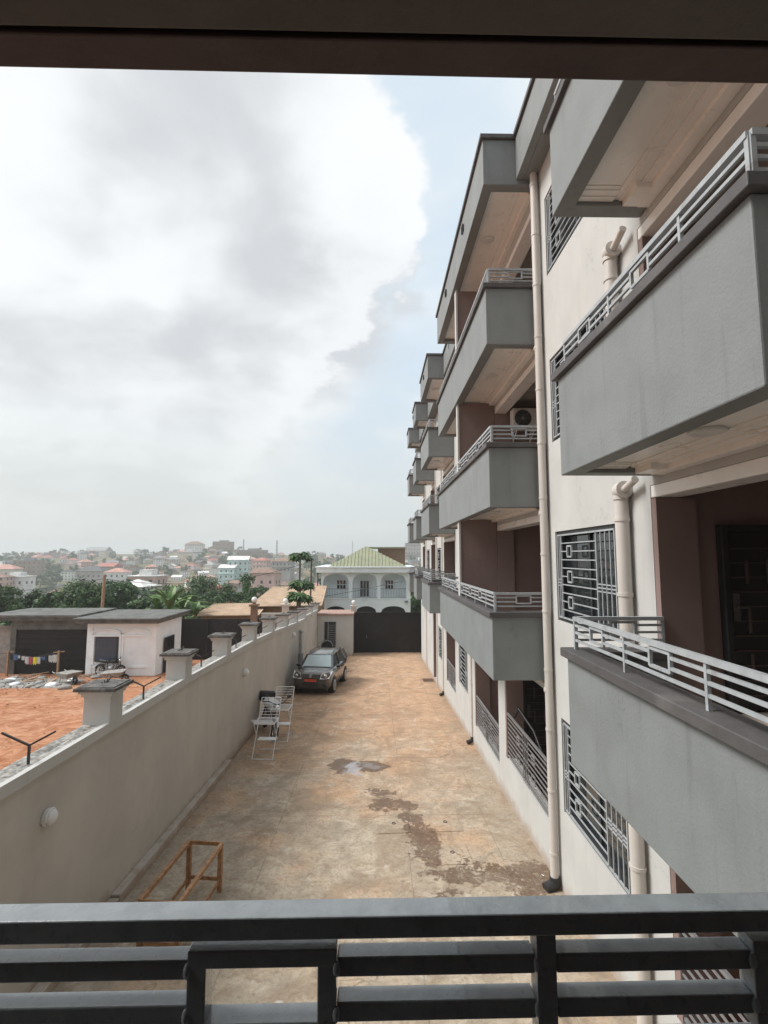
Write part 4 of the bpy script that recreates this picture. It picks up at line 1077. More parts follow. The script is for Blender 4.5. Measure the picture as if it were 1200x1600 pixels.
m_ = MB(); m_.box(-22.3, -16.72, 28.2, 32, -3.62, -3.42); m_.box(-22.4, -16.82, 28.1, 32.1, -3.42, -3.3); m_.box(-20.9, -20.6, 28.5, 28.8, -7, -3.63); m_.box(-20.6, -16.3, 28.5, 28.7, -4.15, -3.63); P_n(m_, 'side_roof', M['slab'])
m_ = MB(); m_.box(-20.6, -16.3, 28.6, 28.66, -6.9, -4.15)
for i in range(9): m_.box(-20.6, -16.3, 28.57, 28.6, -6.8+.3*i, -6.77+.3*i)
P_n(m_, 'shutter_gate', M['gate'])
m_ = MB(); m_.bar((-12.3, 28.9, -5.7), (-12.3, 30.2, -5.7), .06, 2.0)
for i in range(5): m_.bar((-12.24, 29.0+.25*i, -6.6), (-12.24, 29.0+.25*i, -4.7), .03)
P_n(m_, 'side_door', M['dark'])
bw = MB(); bw.box(-40, -20.95, 29, 29.2, -7.5, -4.1); bw.box(-40, -20.95, 28.95, 29.25, -4.1, -4.0)
tag(bw.build('block_wall', M['block']), 'bare grey cement block wall left of the black shutter gate', 'wall')
g2 = MB(); g2.box(-13.5, -7.0, 33.7, 33.76, -7.1, -4.22)
for x in (-13.5, -11.5, -9.5, -7.1): g2.box(x, x+.08, 33.64, 33.7, -7.1, -4.22)
tag(g2.build('metal_fence', M['gate']), 'long black sheet metal fence panel between the white building and the perimeter wall', 'fence')
lp = thing('gate_pillar', 'dark pillar topped by a round white lamp left of the tan roofed sheds', 'pillar', (-8.2, 33.2, -7)); P_l = world_part(lp)
m_ = MB(); m_.box(-8.45, -8.05, 33.1, 33.5, -7.2, -3.3); m_.box(-8.55, -7.95, 33.0, 33.6, -3.3, -3.2); m_.box(-8.35, -8.15, 33.2, 33.4, -3.2, -3.08); P_l(m_, 'shaft', M['brick'])
m_ = MB(); m_.ball((-8.25, 33.3, -2.9), .2); P_l(m_, 'globe', M['lampwhite'])
m_ = MB(); m_.box(-8.0, -4.5, 34.2, 34.4, -7.5, -3.9); tag(m_.build('block_wall', M['wallgrey']), 'short greige wall section behind the lamp pillar', 'wall')
lp2 = thing('gate_pillar', 'greige pillar with round lamp standing just behind the perimeter wall pillars', 'pillar', (-6.0, 32.5, -7)); P_l = world_part(lp2)
m_ = MB(); m_.box(-6.2, -5.8, 32.3, 32.7, -7.2, -3.2); m_.box(-6.3, -5.7, 32.2, 32.8, -3.2, -3.1); P_l(m_, 'shaft', M['wallgrey'])
m_ = MB(); m_.ball((-6.0, 32.5, -2.92), .18); P_l(m_, 'globe', M['lampwhite'])

def wheelbarrow(label, x, y, rz):
    t = thing('wheelbarrow', label, 'wheelbarrow', (x, y, gz(0, y)), rz, 'wheelbarrows on the red earth')
    m_ = MB(); a = [(-.3, -.4, .32), (.3, -.4, .32), (.3, .35, .3), (-.3, .35, .3)]; b = [(-.42, -.6, .58), (.42, -.6, .58), (.42, .5, .52), (-.42, .5, .52)]
    m_.hexa(a+b); m_.build('tray', M['concrete'], t)
    m_ = MB(); m_.torus((0, -.62, .2), .15, .05, 'X', 18, 8); m_.build('wheel', M['rubber'], t)
    m_ = MB()
    for s in (-1, 1): m_.path([(0+.06*s, -.62, .2), (s*.25, -.1, .3), (s*.3, .95, .5)], .02); m_.path([(s*.25, .2, .3), (s*.27, .35, 0)], .018)
    m_.build('handles', M['steel'], t)
wheelbarrow('grey wheelbarrow standing alone on the red earth below the motorcycle', -13.7, 26.0, R(100))
wheelbarrow('cement-crusted wheelbarrow among the sacks near the clothesline', -15.9, 25.9, R(60))

cl = thing('clothesline', 'low clothesline hung with small garments in front of the black shutter gate', 'clothesline', (-19.2, 28.0, gz(0, 28)))
z0 = 0
for x in (-1.4, 1.4):
    m_ = MB(); m_.bar((x, 0, -.1), (x, 0, 1.35), .09); m_.bar((x-.3, 0, 1.25), (x+.3, .05, 1.3), .05); m_.build('post', M['polewood'], cl)
m_ = MB(); m_.path([(-1.9, 0, 1.2), (-1.4, 0, 1.22), (0, 0, 1.0), (1.4, 0, 1.24)], .012, 6); m_.build('line', M['dark'], cl)
rr = random.Random(3)
for i in range(12):
    x = -1.3+2.6*i/12; wz = 1.2-.2*math.cos(x*1.1); w_ = rr.uniform(.14, .26); l_ = rr.uniform(.16, .5)
    m_ = MB(); n = 6; vs = []
    for j in range(n+1):
        for q in range(2): vs.append((x+w_*j/n, .03*math.sin(j*1.7+i)+.01*q, wz-(0 if q == 0 else l_*(.85+.15*math.sin(j*2.1+i)))))
    m_.add(vs, [(2*j, 2*j+1, 2*j+3, 2*j+2) for j in range(n)]); mm = [M['cloth2'], M['cloth1'], M['cloth4'], M['cloth2'], M['blue'], M['cloth2']][rr.randrange(6)] if i != 6 else M['cloth3']
    g_ = m_.build('garment', mm, None); sm_ = g_.modifiers.new('thickness', 'SOLIDIFY'); sm_.thickness = .01
    g_.location = cl.location; tag(g_, ('yellow garment pegged in the middle of the clothesline' if mm is M['cloth3'] and i == 6 else {'cloth_pink': 'pink', 'cloth_white': 'white', 'cloth_dark': 'dark', 'cloth_blue': 'blue'}[mm.name]+(' short' if l_ < .33 else ' long')+' garment hanging '+('left' if i < 6 else 'right')+' of the yellow one on the clothesline'), 'garment', 'washing on the clothesline')
m_ = MB()
for p in ((-.5, 0), (.5, 0)): m_.bar((p[0], 0, 0), (p[0], 0, .95), .08)
m_.bar((-.7, 0, .95), (.9, .1, .9), .08); m_.ball((-.3, 0, 1.05), .4, .25, .16)
o = m_.build('trestle', [M['polewood']]); o.location = (-22.0, 28, gz(0, 28)); tag(o, 'rough timber trestle at the far left by the cement block wall', 'trestle')
# sacks, stones and boards
rr = random.Random(11)
for i in range(26):
    x = rr.uniform(-22.5, -15.2); y = rr.uniform(24.8, 27.6)-(x+19)*.05; s = rr.uniform(.18, .38)
    m_ = MB(); m_.ball((0, 0, 0), s, s*.75, s*.35, n=10)
    for v in range(len(m_.v)): q = Vector(m_.v[v]); m_.v[v] = tuple(q*(1+.3*noise.noise(q*5+Vector((i, 0, 0)))))
    mi_ = rr.randrange(3); o = m_.build('cement_sack', [M['concrete'], M['white'], M['block']][mi_]); o.location = (x, y, gz(0, y)+s*.12); o.rotation_euler.z = rr.uniform(0, 3)
    tag(o, ('big ' if s > .28 else 'small ')+['speckled grey', 'dirty white', 'plain grey'][mi_]+' cement sack '+('at the left end of the heap' if x < -20 else 'in the middle of the heap' if x < -17.5 else 'at the wheelbarrow end of the heap'), 'sack', 'sacks in the builders heap')
m_ = MB(); rr = random.Random(2)
for i in range(900):
    x = rr.gauss(-18.6, 2.0); y = rr.gauss(26.0, .9); s = rr.uniform(.02, .09); z = gz(0, y)
    m_.add([(x+rr.uniform(-s, s), y+rr.uniform(-s, s), z+rr.uniform(0, s)) for _ in range(5)], [(0, 1, 2), (1, 2, 3), (2, 3, 4), (0, 3, 4), (0, 1, 4)])
tag(m_.build('rubble', M['concrete']), 'grey rubble and cement spill spread over the earth below the clothesline', 'rubble', kind='stuff')
m_ = MB(); vs = []; n = 16
for j in range(n+1):
    for i in range(n+1):
        x = -21.5+6*i/n; y = 24.9+2.2*j/n-(i/n)*.2; e = min(i, j, n-i, n-j)
        vs.append((x+.2*noise.noise(Vector((i, j, 2))), y+.15*noise.noise(Vector((i, j, 8))), gz(0, y)+(.03+.03*noise.noise(Vector((x*2, y*2, 0))) if e > 0 else -.03)))
m_.add(vs, [(j*(n+1)+i, j*(n+1)+i+1, (j+1)*(n+1)+i+1, (j+1)*(n+1)+i) for j in range(n) for i in range(n)]); tag(m_.build('cement_slab', M['concrete']), kind='structure')
for i in range(7):
    m_ = MB(); a = rr.uniform(0, 3); L = rr.uniform(.8, 1.8); m_.bar((-L/2*math.cos(a), -L/2*math.sin(a), 0), (L/2*math.cos(a), L/2*math.sin(a), .06), .14, .03)
    o = m_.build('board', M['polewood']); y = rr.uniform(26, 28); o.location = (rr.uniform(-19.5, -15.5), y, gz(0, y)+.04); tag(o, 'loose weathered board lying on the earth by the builders\' heap', 'board', 'loose boards on the red earth')
m_ = MB(); rr = random.Random(9)      # clods on the red earth
for i in range(700):
    y = rr.uniform(8, 30); x = rr.uniform(-22, -5.3) if y > 14 else rr.uniform(-12, -5); s = rr.uniform(.015, .07); z = gz(0, y)-.01
    m_.add([(x+rr.uniform(-s, s), y+rr.uniform(-s, s), z+rr.uniform(0, s)) for _ in range(5)], [(0, 1, 2), (1, 2, 3), (2, 3, 4), (0, 3, 4), (0, 1, 4)])
tag(m_.build('earth_clods', M['earth']), 'loose clods of red earth strewn over the neighbouring plot', 'earth', kind='stuff')
m_ = MB(); vs = []; n = 40
for j in range(n+1):
    for i in range(n+1):
        x = -12+6.5*i/n; y = 14+7*j/n; e = min(i, j, n-i, n-j)/8
        vs.append((x, y, gz(0, y)-.05+min(1, e)*(.1+.22*abs(noise.noise(Vector((x*.8, y*.8, 4))))+.07*noise.noise(Vector((x*3, y*3, 4))))))
m_.add(vs, [(j*(n+1)+i, j*(n+1)+i+1, (j+1)*(n+1)+i+1, (j+1)*(n+1)+i) for j in range(n) for i in range(n)], True); tag(m_.build('earth_mound', M['earth']), kind='structure')

# sheds with tan roofs
def shed(label, x0, x1, y0, y1, z0, z1, zr, overhang=.5):
    t = thing('shed', label, 'shed', ((x0+x1)/2, y0, z0)); Pp = world_part(t)
    m_ = MB(); m_.box(x0, x1, y0, y1, z0, z1); Pp(m_, 'wall', M['mud'])
    m_ = MB(); m_.hexa([(x0-overhang, y0-overhang, z1), (x1+overhang, y0-overhang, z1+.05), (x1+overhang*.4, y1, zr), (x0-.2, y1, zr-.1), (x0-overhang, y0-overhang, z1+.06), (x1+overhang, y0-overhang, z1+.11), (x1+overhang*.4, y1, zr+.06), (x0-.2, y1, zr-.04)])
    n = 26
    for i in range(n+1):
        f = i/n; xa = x0-overhang+f*(x1-x0+2*overhang); xb = x0-.2+f*(x1-x0+.2+overhang*.4)
        m_.bar((xa, y0-overhang, z1+.07+.05*f), (xb, y1, zr-.03+.1*f), .06, .04)
    Pp(m_, 'roof', M['tanroof'])
    return t
shed('low timber shed with a rusty tan sheet roof just above the black fence', -14.2, -9.9, 40, 44, -9, -4.75, -4.15)
shed('larger tan roofed shed between the lamp pillar and the papaya tree', -10.1, -5.2, 42, 49, -9, -4.2, -2.95, .6)
m_ = MB(); m_.add([(-12.3, 58, -4.3), (-8.6, 56, -4.35), (-7.7, 62, -4.2), (-11, 64, -4.2), (-9.6, 60, -3.2)], [(0, 1, 4), (1, 2, 4), (2, 3, 4), (3, 0, 4), (0, 3, 2, 1)])
m_.box(-11.9, -8.2, 58.2, 62, -10, -4.36)
tag(m_.build('shed', mat('cream_sheet_roof', (.72, .70, .62), .6)), 'shed under a bright cream tent-shaped roof behind the tan roofs', 'shed')

# poles
def pole(label, x, y, zt, r, m, arms=False, cat='pole'):
    m_ = MB(); zb = h(x, y)-.3; m_.tube((0, 0, 0), (.1, 0, zt-zb), r, r*.75, n=10)
    if arms: m_.bar((-.7, 0, zt-zb-.5), (.8, 0, zt-zb-.5), .1)
    o = m_.build('utility_pole', m); o.location = (x, y, zb); return tag(o, label, cat)
pole('brown wooden utility pole rising in front of the dark trees', -20.0, 36, -1.3, .13, M['polewood'])
pole('thin dark pole standing beside the papaya tree', -5.75, 42.5, -.1, .09, M['trunk'])
pole('weathered pole at the far left edge of the trees', -30.9, 39.5, -2.2, .12, M['polewood'])
m_ = MB(); A = Vector((-20, 36, -1.6)); B = Vector((-5.75, 42.5, -.4))
def sag(A, B, s, n=16): return [A.lerp(B, i/n)+Vector((0, 0, -s*4*(i/n)*(1-i/n))) for i in range(n+1)]
m_.path(sag(A, B, 1.0), .018, 5); m_.path(sag(A, Vector((-60, 60, -3)), 1.2), .018, 5); m_.path(sag(A+Vector((0, 0, -.3)), Vector((-60, 60, -3.6)), 1.2), .018, 5); tag(m_.build('power_cable', M['dark']), 'sagging dark power lines strung from the wooden utility pole', 'cable')

# ================================================================== TREES
def crown_mesh(seed, rx, ry, rz, nclump, nleaf, leaf, loft=0):
    rr = random.Random(seed); mb = MB()
    cl_ = []
    for i in range(nclump):
        while True:
            p = Vector((rr.uniform(-1, 1), rr.uniform(-1, 1), rr.uniform(-.9, 1)))
            if .25 < p.length < 1: break
        p = Vector((p.x*rx, p.y*ry, p.z*rz)); cl_.append((p, rr.uniform(.55, 1.1)*min(rx, rz)*.36))
    for p, cr_ in cl_:
        for k in range(nleaf):
            dv = Vector((rr.gauss(0, 1), rr.gauss(0, 1), rr.gauss(0, .75))); dv = dv.normalized()*cr_*(rr.random()**.4)
            c = p+dv; s = leaf*rr.uniform(.6, 1.3)
            nrm = (dv.normalized()+Vector((rr.uniform(-.7, .7), rr.uniform(-.7, .7), rr.uniform(-.1, 1.1)))).normalized()
            u = nrm.orthogonal().normalized(); u.rotate(Matrix.Rotation(rr.uniform(0, 6.28), 3, nrm)); v = nrm.cross(u)
            mb.add([c-u*s, c-v*s*.45, c+u*s, c+v*s*.45], [(0, 1, 2, 3)])
    return mb, cl_
def tree(label, x, y, ztop, width, seed, m, leaf=.16, nclump=60, nleaf=70, group='trees behind the neighbouring plot', name='broadleaf_tree'):
    zb = h(x, y); H = ztop-zb; t = thing(name, label, 'tree', (x, y, zb), 0, group)
    rz = H*.42; rx = width/2
    mb, cl_ = crown_mesh(seed, rx, rx*.85, rz, nclump, nleaf, leaf)
    o = mb.build('crown', m, t); o.location = (0, 0, H-rz*1.08)
    tr = MB(); tr.tube((0, 0, -.3), (0, 0, H*.35), .22, .15, 10)
    for p, _ in cl_[:14]: tr.tube((0, 0, H*.32), (p.x*.8, p.y*.8, H-rz+p.z*.7), .09, .02, 6, False)
    tr.build('trunk', M['trunk'], t)
    return t
def at(px_, y): return (px_-588)/755*y
def zat(py_, y): return (870-py_)/755*y
T = [(8, 46, 915, 75, 'bushy dark tree at the far left behind the cement block wall'), (60, 50, 922, 55, 'second bushy tree from the left behind the flat roof'), (86, 44, 928, 30, 'small dark tree filling the gap left of the tall trees'),
     (118, 50, 902, 62, 'tall dark tree left of the wooden utility pole'), (152, 47, 905, 60, 'dark tree directly behind the wooden utility pole'), (190, 50, 904, 54, 'dark tree right of the wooden utility pole'), (212, 57, 908, 26, 'thin open-crowned tree right of the dark trees'),
     (228, 47, 936, 40, 'low bush-like tree left of the banana plants'), (272, 62, 915, 60, 'round tree behind the banana plants'), (318, 60, 902, 70, 'broad dense tree above the low tan shed'), (352, 58, 912, 60, 'dense tree between the broad tree and the right-hand tree'), (388, 60, 901, 56, 'dense tree just left of the lamp pillar and cream roof'),
     (300, 52, 935, 60, 'low spreading tree behind the banana leaves'), (412, 62, 918, 34, 'small tree at the right end of the dense tree row'), (655, 60, 880, 22, 'grey green tree behind the white house beside the balconies'), (508, 70, 890, 20, 'small tree hidden behind the left side of the white house')]
for i, (px_, y, py_, wpx, lab) in enumerate(T):
    tree(lab, at(px_, y), y, zat(py_-5, y), wpx/755*y*1.08, 100+i, M['leaf'] if i % 3 else M['leaf2'], .17, 60, 75)
# lower undergrowth behind the white slab-roofed building
mb, _ = crown_mesh(77, 22, 3, 2.2, 260, 40, .2)
o = mb.build('undergrowth', M['leaf']); o.location = (-27, 43, -7.2); tag(o, 'mass of low green undergrowth behind the flat roofed white building', 'undergrowth', kind='stuff')
# banana plants
def banana(label, x, y, ztop, seed, scale=1.):
    zb = h(x, y); t = thing('banana_plant', label, 'banana plant', (x, y, zb), 0, 'banana plants behind the black fence'); rr = random.Random(seed)
    H = ztop-zb; hs = H*.62
    m_ = MB(); m_.tube((0, 0, -.2), (0, 0, hs), .16, .1, 10); m_.build('stem', M['leafban'], t)
    m_ = MB()
    for k in range(10):
        a = 2*math.pi*k/10+rr.uniform(-.3, .3); el = rr.uniform(.5, 1.35); L = rr.uniform(.8, 1.05)*H*.5*scale; n = 9; prev = None; vs = []
        for j in range(n+1):
            s = j/n; r_ = L*s*math.cos(el)+L*.25*s*s; z = hs-.1+L*s*math.sin(el)-L*.45*s**2.4*(1.4-el*.5)
            c = Vector((math.cos(a)*r_, math.sin(a)*r_, z)); w_ = .30*scale*math.sin(math.pi*min(1, .08+.95*s))**.6*(1 if j < n else .1)
            sd_ = Vector((-math.sin(a), math.cos(a), 0)); w_ *= rr.uniform(.8, 1.05)
            vs += [c-sd_*w_+Vector((0, 0, w_*.35)), c, c+sd_*w_+Vector((0, 0, w_*.35))]
        m_.add(vs, [f for j in range(n) for f in ((3*j, 3*j+1, 3*j+4, 3*j+3), (3*j+1, 3*j+2, 3*j+5, 3*j+4))])
    m_.build('leaves', M['leafban'], t)
banana('tall banana plant left of the tan shed with long arching leaves', at(272, 38), 38, zat(908, 38), 1)
banana('banana plant leaning left near the slab roof', at(255, 39), 39, zat(918, 39), 2)
banana('short pale banana plant close to the tan shed wall', at(312, 38.5), 38.5, zat(925, 38.5), 3, .8)
banana('banana plant between the tall one and the shed', at(290, 40), 40, zat(915, 40), 4)
# papaya trees
def papaya(label, x, y, ztop, seed, wd):
    zb = h(x, y); H = ztop-zb; t = thing('papaya_tree', label, 'tree', (x, y, zb), 0, 'papaya trees'); rr = random.Random(seed)
    m_ = MB(); m_.tube((0, 0, -.2), (.05, 0, H-.5), .1, .07, 10); m_.build('trunk', M['trunk'], t)
    m_ = MB()
    for k in range(26):
        a = rr.uniform(0, 6.28); el = rr.uniform(-.35, 1.1); L = wd*rr.uniform(.55, 1.05)
        c = Vector((.05+math.cos(a)*math.cos(el)*L, math.sin(a)*math.cos(el)*L, H-.62+.5*math.sin(el)*L))
        m_.tube((.05, 0, H-.55), c, .012, .008, 4, False)
        for q in range(11):
            b = q*.57-2.9+a; s = rr.uniform(.42, .72); dr = Vector((math.cos(b), math.sin(b), -.55+rr.uniform(-.5, .3))); sd_ = Vector((-math.sin(b), math.cos(b), rr.uniform(-.3, .3)))*.12
            m_.add([c, c+dr*s*.5+sd_, c+dr*s, c+dr*s*.5-sd_], [(0, 1, 2, 3)])
    m_.build('crown', M['leaf'], t)
papaya('tall papaya tree with umbrella crown left of the white house', at(469, 41), 41, zat(857, 41), 5, .85)
papaya('shorter papaya tree below the tall one behind the wall pillars', at(470, 39.5), 39.5, zat(900, 39.5), 6, .85)
papaya('lower papaya crown just above the wall pillars', at(466, 38.5), 38.5, zat(918, 38.5), 7, .9)

# ================================================================== HILLSIDE TOWN
wallc = {'cream': (.56, .52, .44), 'white': (.72, .73, .72), 'grey': (.36, .34, .32), 'pink': (.56, .40, .36), 'brown': (.30, .22, .17), 'mint': (.50, .66, .64)}
roofc = {'rusty': (.24, .15, .11), 'red': (.38, .13, .10), 'grey': (.26, .26, .26), 'salmon': (.48, .25, .20), 'pale': (.68, .68, .66), 'dark': (.08, .085, .09)}
WM = {k: mat('town_wall_'+k, v, .9, .12, .4, stain=[q*.6 for q in v], stain_amt=.4, stain_scale=.5) for k, v in wallc.items()}
RM = {k: mat('town_roof_'+k, v, .75, .2, .6, stain=[q*.6 for q in v], stain_amt=.5, stain_scale=.7) for k, v in roofc.items()}
WIN = mat('town_window', (.05, .055, .06), .4)
def house_geo(W_, D_, H_, storeys, roof, over=.6):
    wb, rb, wins = MB(), MB(), []
    wb.box(-W_/2, W_/2, -D_/2, D_/2, -3, H_)
    if storeys > 1: wb.box(-W_/2-.15, W_/2+.15, -D_/2-.6, D_/2+.1, H_/storeys-.12, H_/storeys+.12)
    if roof == 'flat':
        rb.box(-W_/2-.3, W_/2+.3, -D_/2-.3, D_/2+.3, H_, H_+.3); rb.box(-W_*.2, W_*.25, -D_*.2, D_*.25, H_+.3, H_+2.)
    else:
        e = over; rh = W_*.16+.5; a, b = W_/2+e, D_/2+e; g_ = a-b if roof == 'hip' and a > b else (a-.01 if roof == 'gable' else .3)
        g_ = max(.3, g_)
        rb.add([(-a, -b, H_), (a, -b, H_), (a, b, H_), (-a, b, H_), (-g_, 0, H_+rh), (g_, 0, H_+rh)], [(0, 1, 5, 4), (1, 2, 5), (2, 3, 4, 5), (3, 0, 4), (0, 3, 2, 1)])
    sh = H_/storeys; n = max(2, int(W_/2.6))
    for s in range(storeys):
        for i in range(n):
            x = -W_/2+W_*(i+.5)/n; wins.append((x-.45, x+.45, -D_/2-.06, -D_/2-.005, sh*s+.9, sh*s+2.1))
        for yy in (-D_/5, D_/5): wins.append((W_/2+.005, W_/2+.06, yy-.5, yy+.5, sh*s+.9, sh*s+2.1))
    return wb, rb, wins
protos = []
rng = random.Random(21)
kinds = [('cream', 'rusty', 12, 9, 4, 1, 'hip'), ('white', 'red', 13, 9, 4.2, 1, 'hip'), ('grey', 'grey', 12, 9, 4, 1, 'gable'), ('cream', 'grey', 14, 10, 7, 2, 'hip'), ('brown', 'dark', 11, 9, 4, 1, 'gable'), ('pink', 'salmon', 13, 10, 6.5, 2, 'hip'),
         ('white', 'pale', 12, 9, 4, 1, 'gable'), ('grey', 'rusty', 15, 10, 6.6, 2, 'flat'), ('cream', 'salmon', 11, 8, 4, 1, 'hip'), ('brown', 'rusty', 13, 9, 4, 1, 'hip'), ('white', 'grey', 12, 10, 9, 3, 'flat'), ('pink', 'dark', 14, 9, 4.2, 1, 'hip')]
for (wc, rc, W_, D_, H_, ns, rf) in kinds:
    wb, rb, wins = house_geo(W_, D_, H_, ns, rf)
    mb = MB(); mb.v, mb.f, mb.m, mb.sm = wb.v, wb.f, wb.m, wb.sm
    mb.mi = 1; mb.add(rb.v, rb.f, False); mb.mi = 2
    for b in wins: mb.box(*b)
    o = mb.build('house', [WM[wc], RM[rc], WIN]); protos.append((o, wc, rc, rf, ns))
used = set()
placed = []
def free(x, y, r): return all((x-a)**2+((y-b)*.55)**2 > (r+c)**2*.5 for a, b, c in placed)
# hero houses: label, px, py base, Y, width, wall, roof, depth, height, storeys, roof
heroes = [('pale mint green two storey house above the dense trees', 497/1*0+361, 904, 300, 10, 'mint', 'pale', 8, 6.8, 2, 'gable'),
          ('mint green block joined left of the tall mint house', 376, 902, 304, 12, 'mint', 'pale', 9, 11, 3, 'gable'),
          ('white house with pink red hip roof in the middle of the hillside', 191, 903, 280, 11.5, 'white', 'salmon', 9, 3.6, 1, 'hip'),
          ('long dark roofed house left of the pink roofed house', 153, 903, 290, 15, 'grey', 'dark', 9, 4.4, 1, 'hip'),
          ('broad red sheet roofed house above the pink roofed house', 178, 893, 360, 13, 'brown', 'red', 10, 4, 1, 'gable'),
          ('house with wide salmon roof at the left hillside', 20, 899, 320, 15, 'cream', 'salmon', 10, 4.5, 1, 'hip'),
          ('large unfinished brown block building on the left hillside', 55, 896, 350, 15, 'brown', 'grey', 12, 9.5, 3, 'flat'),
          ('small white slab roofed building low at the left', 38, 914, 220, 11, 'white', 'pale', 8, 4, 1, 'flat'),
          ('pale pink house half hidden right of the tall dark trees', 236, 930, 150, 8.5, 'pink', 'pale', 8, 6, 2, 'flat'),
          ('white cottage behind the low bush at centre left', 222, 942, 110, 6, 'white', 'pale', 6, 4, 1, 'hip'),
          ('red roofed house beneath the right telecom mast', 411, 888, 400, 12, 'pink', 'red', 9, 6.5, 2, 'hip'),
          ('big stepped grey concrete building on the crest', 351, 874, 560, 20, 'brown', 'grey', 14, 13, 3, 'flat'),
          ('white three storey building with rusty roof on the crest left of the grey one', 307, 872, 560, 19, 'white', 'rusty', 12, 9, 3, 'hip'),
          ('long low grey roofed hall at the top of the hill', 161, 872, 590, 26, 'cream', 'grey', 12, 6, 1, 'gable'),
          ('wide brown building between the two masts', 398, 876, 540, 30, 'brown', 'grey', 12, 8, 2, 'flat'),
          ('grey two storey house left of the white house eave', 444, 893, 330, 13, 'grey', 'rusty', 9, 7, 2, 'hip'),
          ('pinkish terrace house just above the cream tent roof', 417, 914, 190, 10, 'pink', 'rusty', 8, 5, 1, 'hip'),
          ('pale tower block far away behind the white house attic', 647, 872, 520, 18, 'grey', 'pale', 12, 16, 4, 'flat'),
          ('white low house at the left edge above the trees', 8, 917, 210, 9, 'pink', 'rusty', 8, 4.5, 2, 'hip')]
for (lab, px_, py_, y, W_, wc, rc, D_, H_, ns, rf) in heroes:
    x = at(px_, y); zb = max(h(x, y)-1.5, zat(py_, y)) if True else 0
    zb = zat(py_, y)
    if zb < h(x, y)-1: zb = h(x, y)
    t = thing('house', lab, 'house', (x, y, zb), R(rng.uniform(-14, 14)))
    wb, rb, wins = house_geo(W_, D_, H_, ns, rf)
    wb.box(-W_/2, W_/2, -D_/2, D_/2, min(-3.01, h(x, y)-zb-1), -3)
    wb.build('wall', WM[wc], t); rb.build('roof', RM[rc], t)
    for b in wins: q = MB(); q.box(*b); q.build('window', WIN, t)
    placed.append((x, y, W_/2))
def place(x, y):
    u = x/y*755+588
    side = 'at the far left' if u < 90 else 'left of wooden pole' if u < 167 else 'above the banana plants' if u < 290 else 'above the tan sheds' if u < 400 else 'near the papaya tree' if u < 490 else 'behind the white house'
    return (' low on hill ' if y < 290 else ' midway up hill ' if y < 420 else ' high on hill ' if y < 530 else ' on the crest ')+side
cnt = 0; tries = 0; first = set()
words = {('cream', 'rusty'): 'cream house with rusty brown hip roof', ('white', 'red'): 'white bungalow with dull red roof', ('grey', 'grey'): 'grey house with grey gable roof', ('cream', 'grey'): 'two storey cream house with grey roof', ('brown', 'dark'): 'brown house with dark gable roof', ('pink', 'salmon'): 'two storey pink house with salmon roof',
         ('white', 'pale'): 'white house with pale gable roof', ('grey', 'rusty'): 'flat topped grey block house', ('cream', 'salmon'): 'small cream house with salmon roof', ('brown', 'rusty'): 'brown bungalow with rusty hip roof', ('white', 'grey'): 'white three storey block', ('pink', 'dark'): 'pink bungalow with dark hip roof'}
while cnt < 285 and tries < 12000:
    tries += 1
    y = 165+460*(rng.random()**.75); u = rng.uniform(-.81, .13)
    x = u*y
    if not free(x, y, 5.2): continue
    if -.16 < u < .06 and rng.random() < .5: continue
    i = rng.randrange(len(protos)); o, wc, rc, rf, ns = protos[i]
    c = o if i not in first else o.copy()
    if i in first: COL.objects.link(c)
    first.add(i)
    s = rng.uniform(.45, .82); c.location = (x, y, h(x, y)); c.scale = (s, s, s*rng.uniform(.9, 1.15)); c.rotation_euler = (0, 0, R(rng.choice([0, 90, 20, -25, 45])+rng.uniform(-15, 15)))
    tag(c, ('little ' if s < .55 else 'small ' if s < .64 else '' if s < .74 else 'big ')+words[(wc, rc)]+place(x, y), 'house', words[(wc, rc)]+' on the hillside'); placed.append((x, y, 6*s)); cnt += 1
for i, (o, *_r) in enumerate(protos):
    if i not in first: bpy.data.objects.remove(o)
# hillside trees
tp_ = []
for i in range(5):
    mb, cl_ = crown_mesh(300+i, 3.6, 3.6, 3.0 if i < 3 else 4.2, 26, 34, .55)
    t = thing('hillside_tree', 'green tree', 'tree', (0, 0, 0), 0, 'trees on the hillside')
    o = mb.build('crown', M['leaf2'] if i % 2 else M['leaf'], t); o.location = (0, 0, 4.4)
    tr = MB(); tr.tube((0, 0, -1), (0, 0, 4), .3, .2, 8); tr.build('trunk', M['trunk'], t); tp_.append(t)
cnt = 0; tries = 0
spots = []
while cnt < 280 and tries < 9000:
    tries += 1
    y = 90+540*(rng.random()**.8); u = rng.uniform(-.81, .13); x = u*y
    n_ = noise.noise(Vector((x/45, y/45, 9)))
    if n_ < -.05 and y > 200: continue
    if any((x-a)**2+((y-b)*.6)**2 < (c*.9)**2 for a, b, c in placed): continue
    spots.append((x, y)); cnt += 1
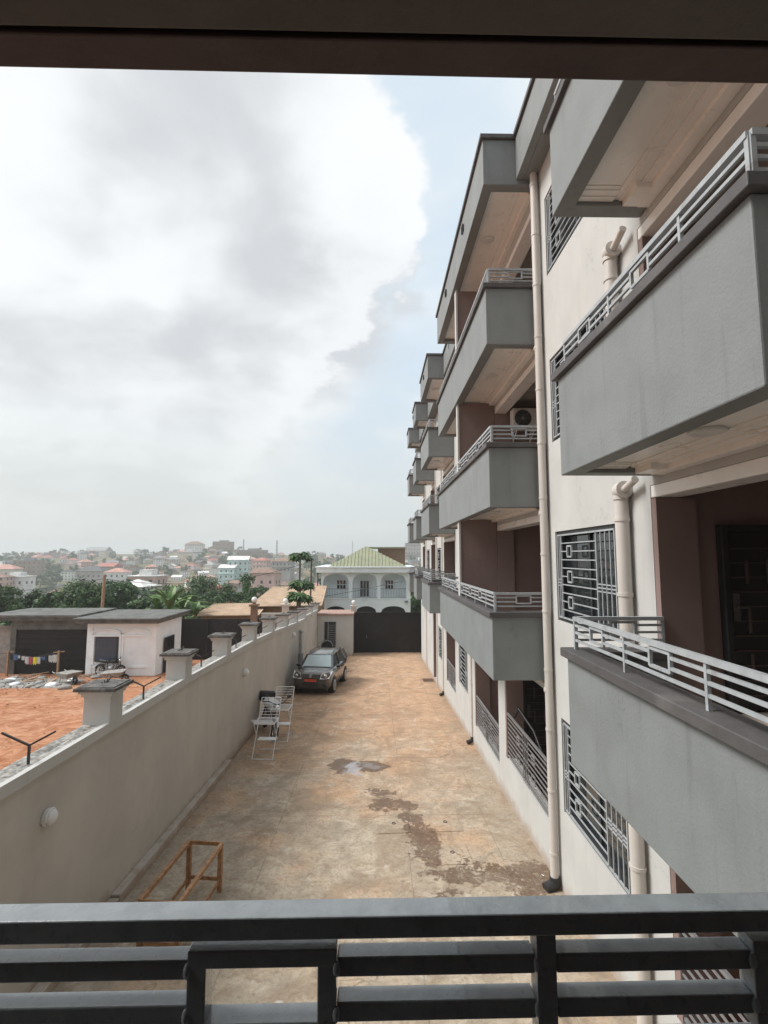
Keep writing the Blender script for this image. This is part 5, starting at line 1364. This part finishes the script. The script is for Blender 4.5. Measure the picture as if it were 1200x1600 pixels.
for i, (x, y) in enumerate(spots):
    t = tp_[i] if i < 5 else copy_tree(tp_[i % 5])
    s = rng.uniform(.55, 1.25); t.location = (x, y, h(x, y)-.4); t.scale = (s*rng.uniform(.9, 1.3), s, s); t.rotation_euler = (0, 0, rng.uniform(0, 6)); t['label'] = ('large ' if s > 1.1 else 'small ' if s < .82 else 'medium ')+('tall ' if i % 5 > 2 else 'rounded ')+'hazy tree'+place(x, y)
# telecom masts
for lab, px_, pt, y in (('thin telecom mast left of centre on the hill crest', 382, 843, 560), ('taller dark telecom mast on the crest above the red roof', 433.5, 844, 480), ('faint mast far off behind the white house roof', 551, 845, 620), ('faint short mast on the crest above the long hall', 142, 856, 600)):
    x = at(px_, y); zb = h(x, y); zt = zat(pt, y); m_ = MB()
    w_ = .6 if 'faint' not in lab else .35
    for sx, sy in ((-1, -1), (1, -1), (1, 1), (-1, 1)): m_.bar((sx*w_, sy*w_, 0), (sx*w_*.5, sy*w_*.5, zt-zb), .28)
    n = 8
    for i in range(n):
        za, zb_ = (zt-zb)*i/n, (zt-zb)*(i+1)/n; m_.bar((-w_, -w_, za), (w_*.8, -w_*.8, zb_), .2); m_.bar((w_, w_, za), (-w_*.8, w_*.8, zb_), .2)
    o = m_.build('telecom_mast', M['steel']); o.location = (x, y, zb); tag(o, lab, 'mast')

for o in list(scene.objects):
    if len(str(o.get('label', '')).split()) > 16: o['label'] = o['label'].replace(' midway up hill', ' mid hill').replace('two storey ', '').replace(' flat topped', '')
# ================================================================== HAZE
hz = MB(); hz.box(-1800, 1600, -70, 2700, -66, 36)
hm = bpy.data.materials.new('haze'); hm.use_nodes = True
t = N(hm.node_tree); t.n.clear(); pv = t.node('ShaderNodeVolumePrincipled'); pv.inputs['Color'].default_value = (.93, .97, .975, 1); pv.inputs['Density'].default_value = .00075; pv.inputs['Anisotropy'].default_value = .2
mo = t.node('ShaderNodeOutputMaterial'); t.l.new(pv.outputs[0], mo.inputs['Volume'])
ho = hz.build('haze', hm); tag(ho, 'thin grey haze over the valley and hill', 'haze', kind='stuff')
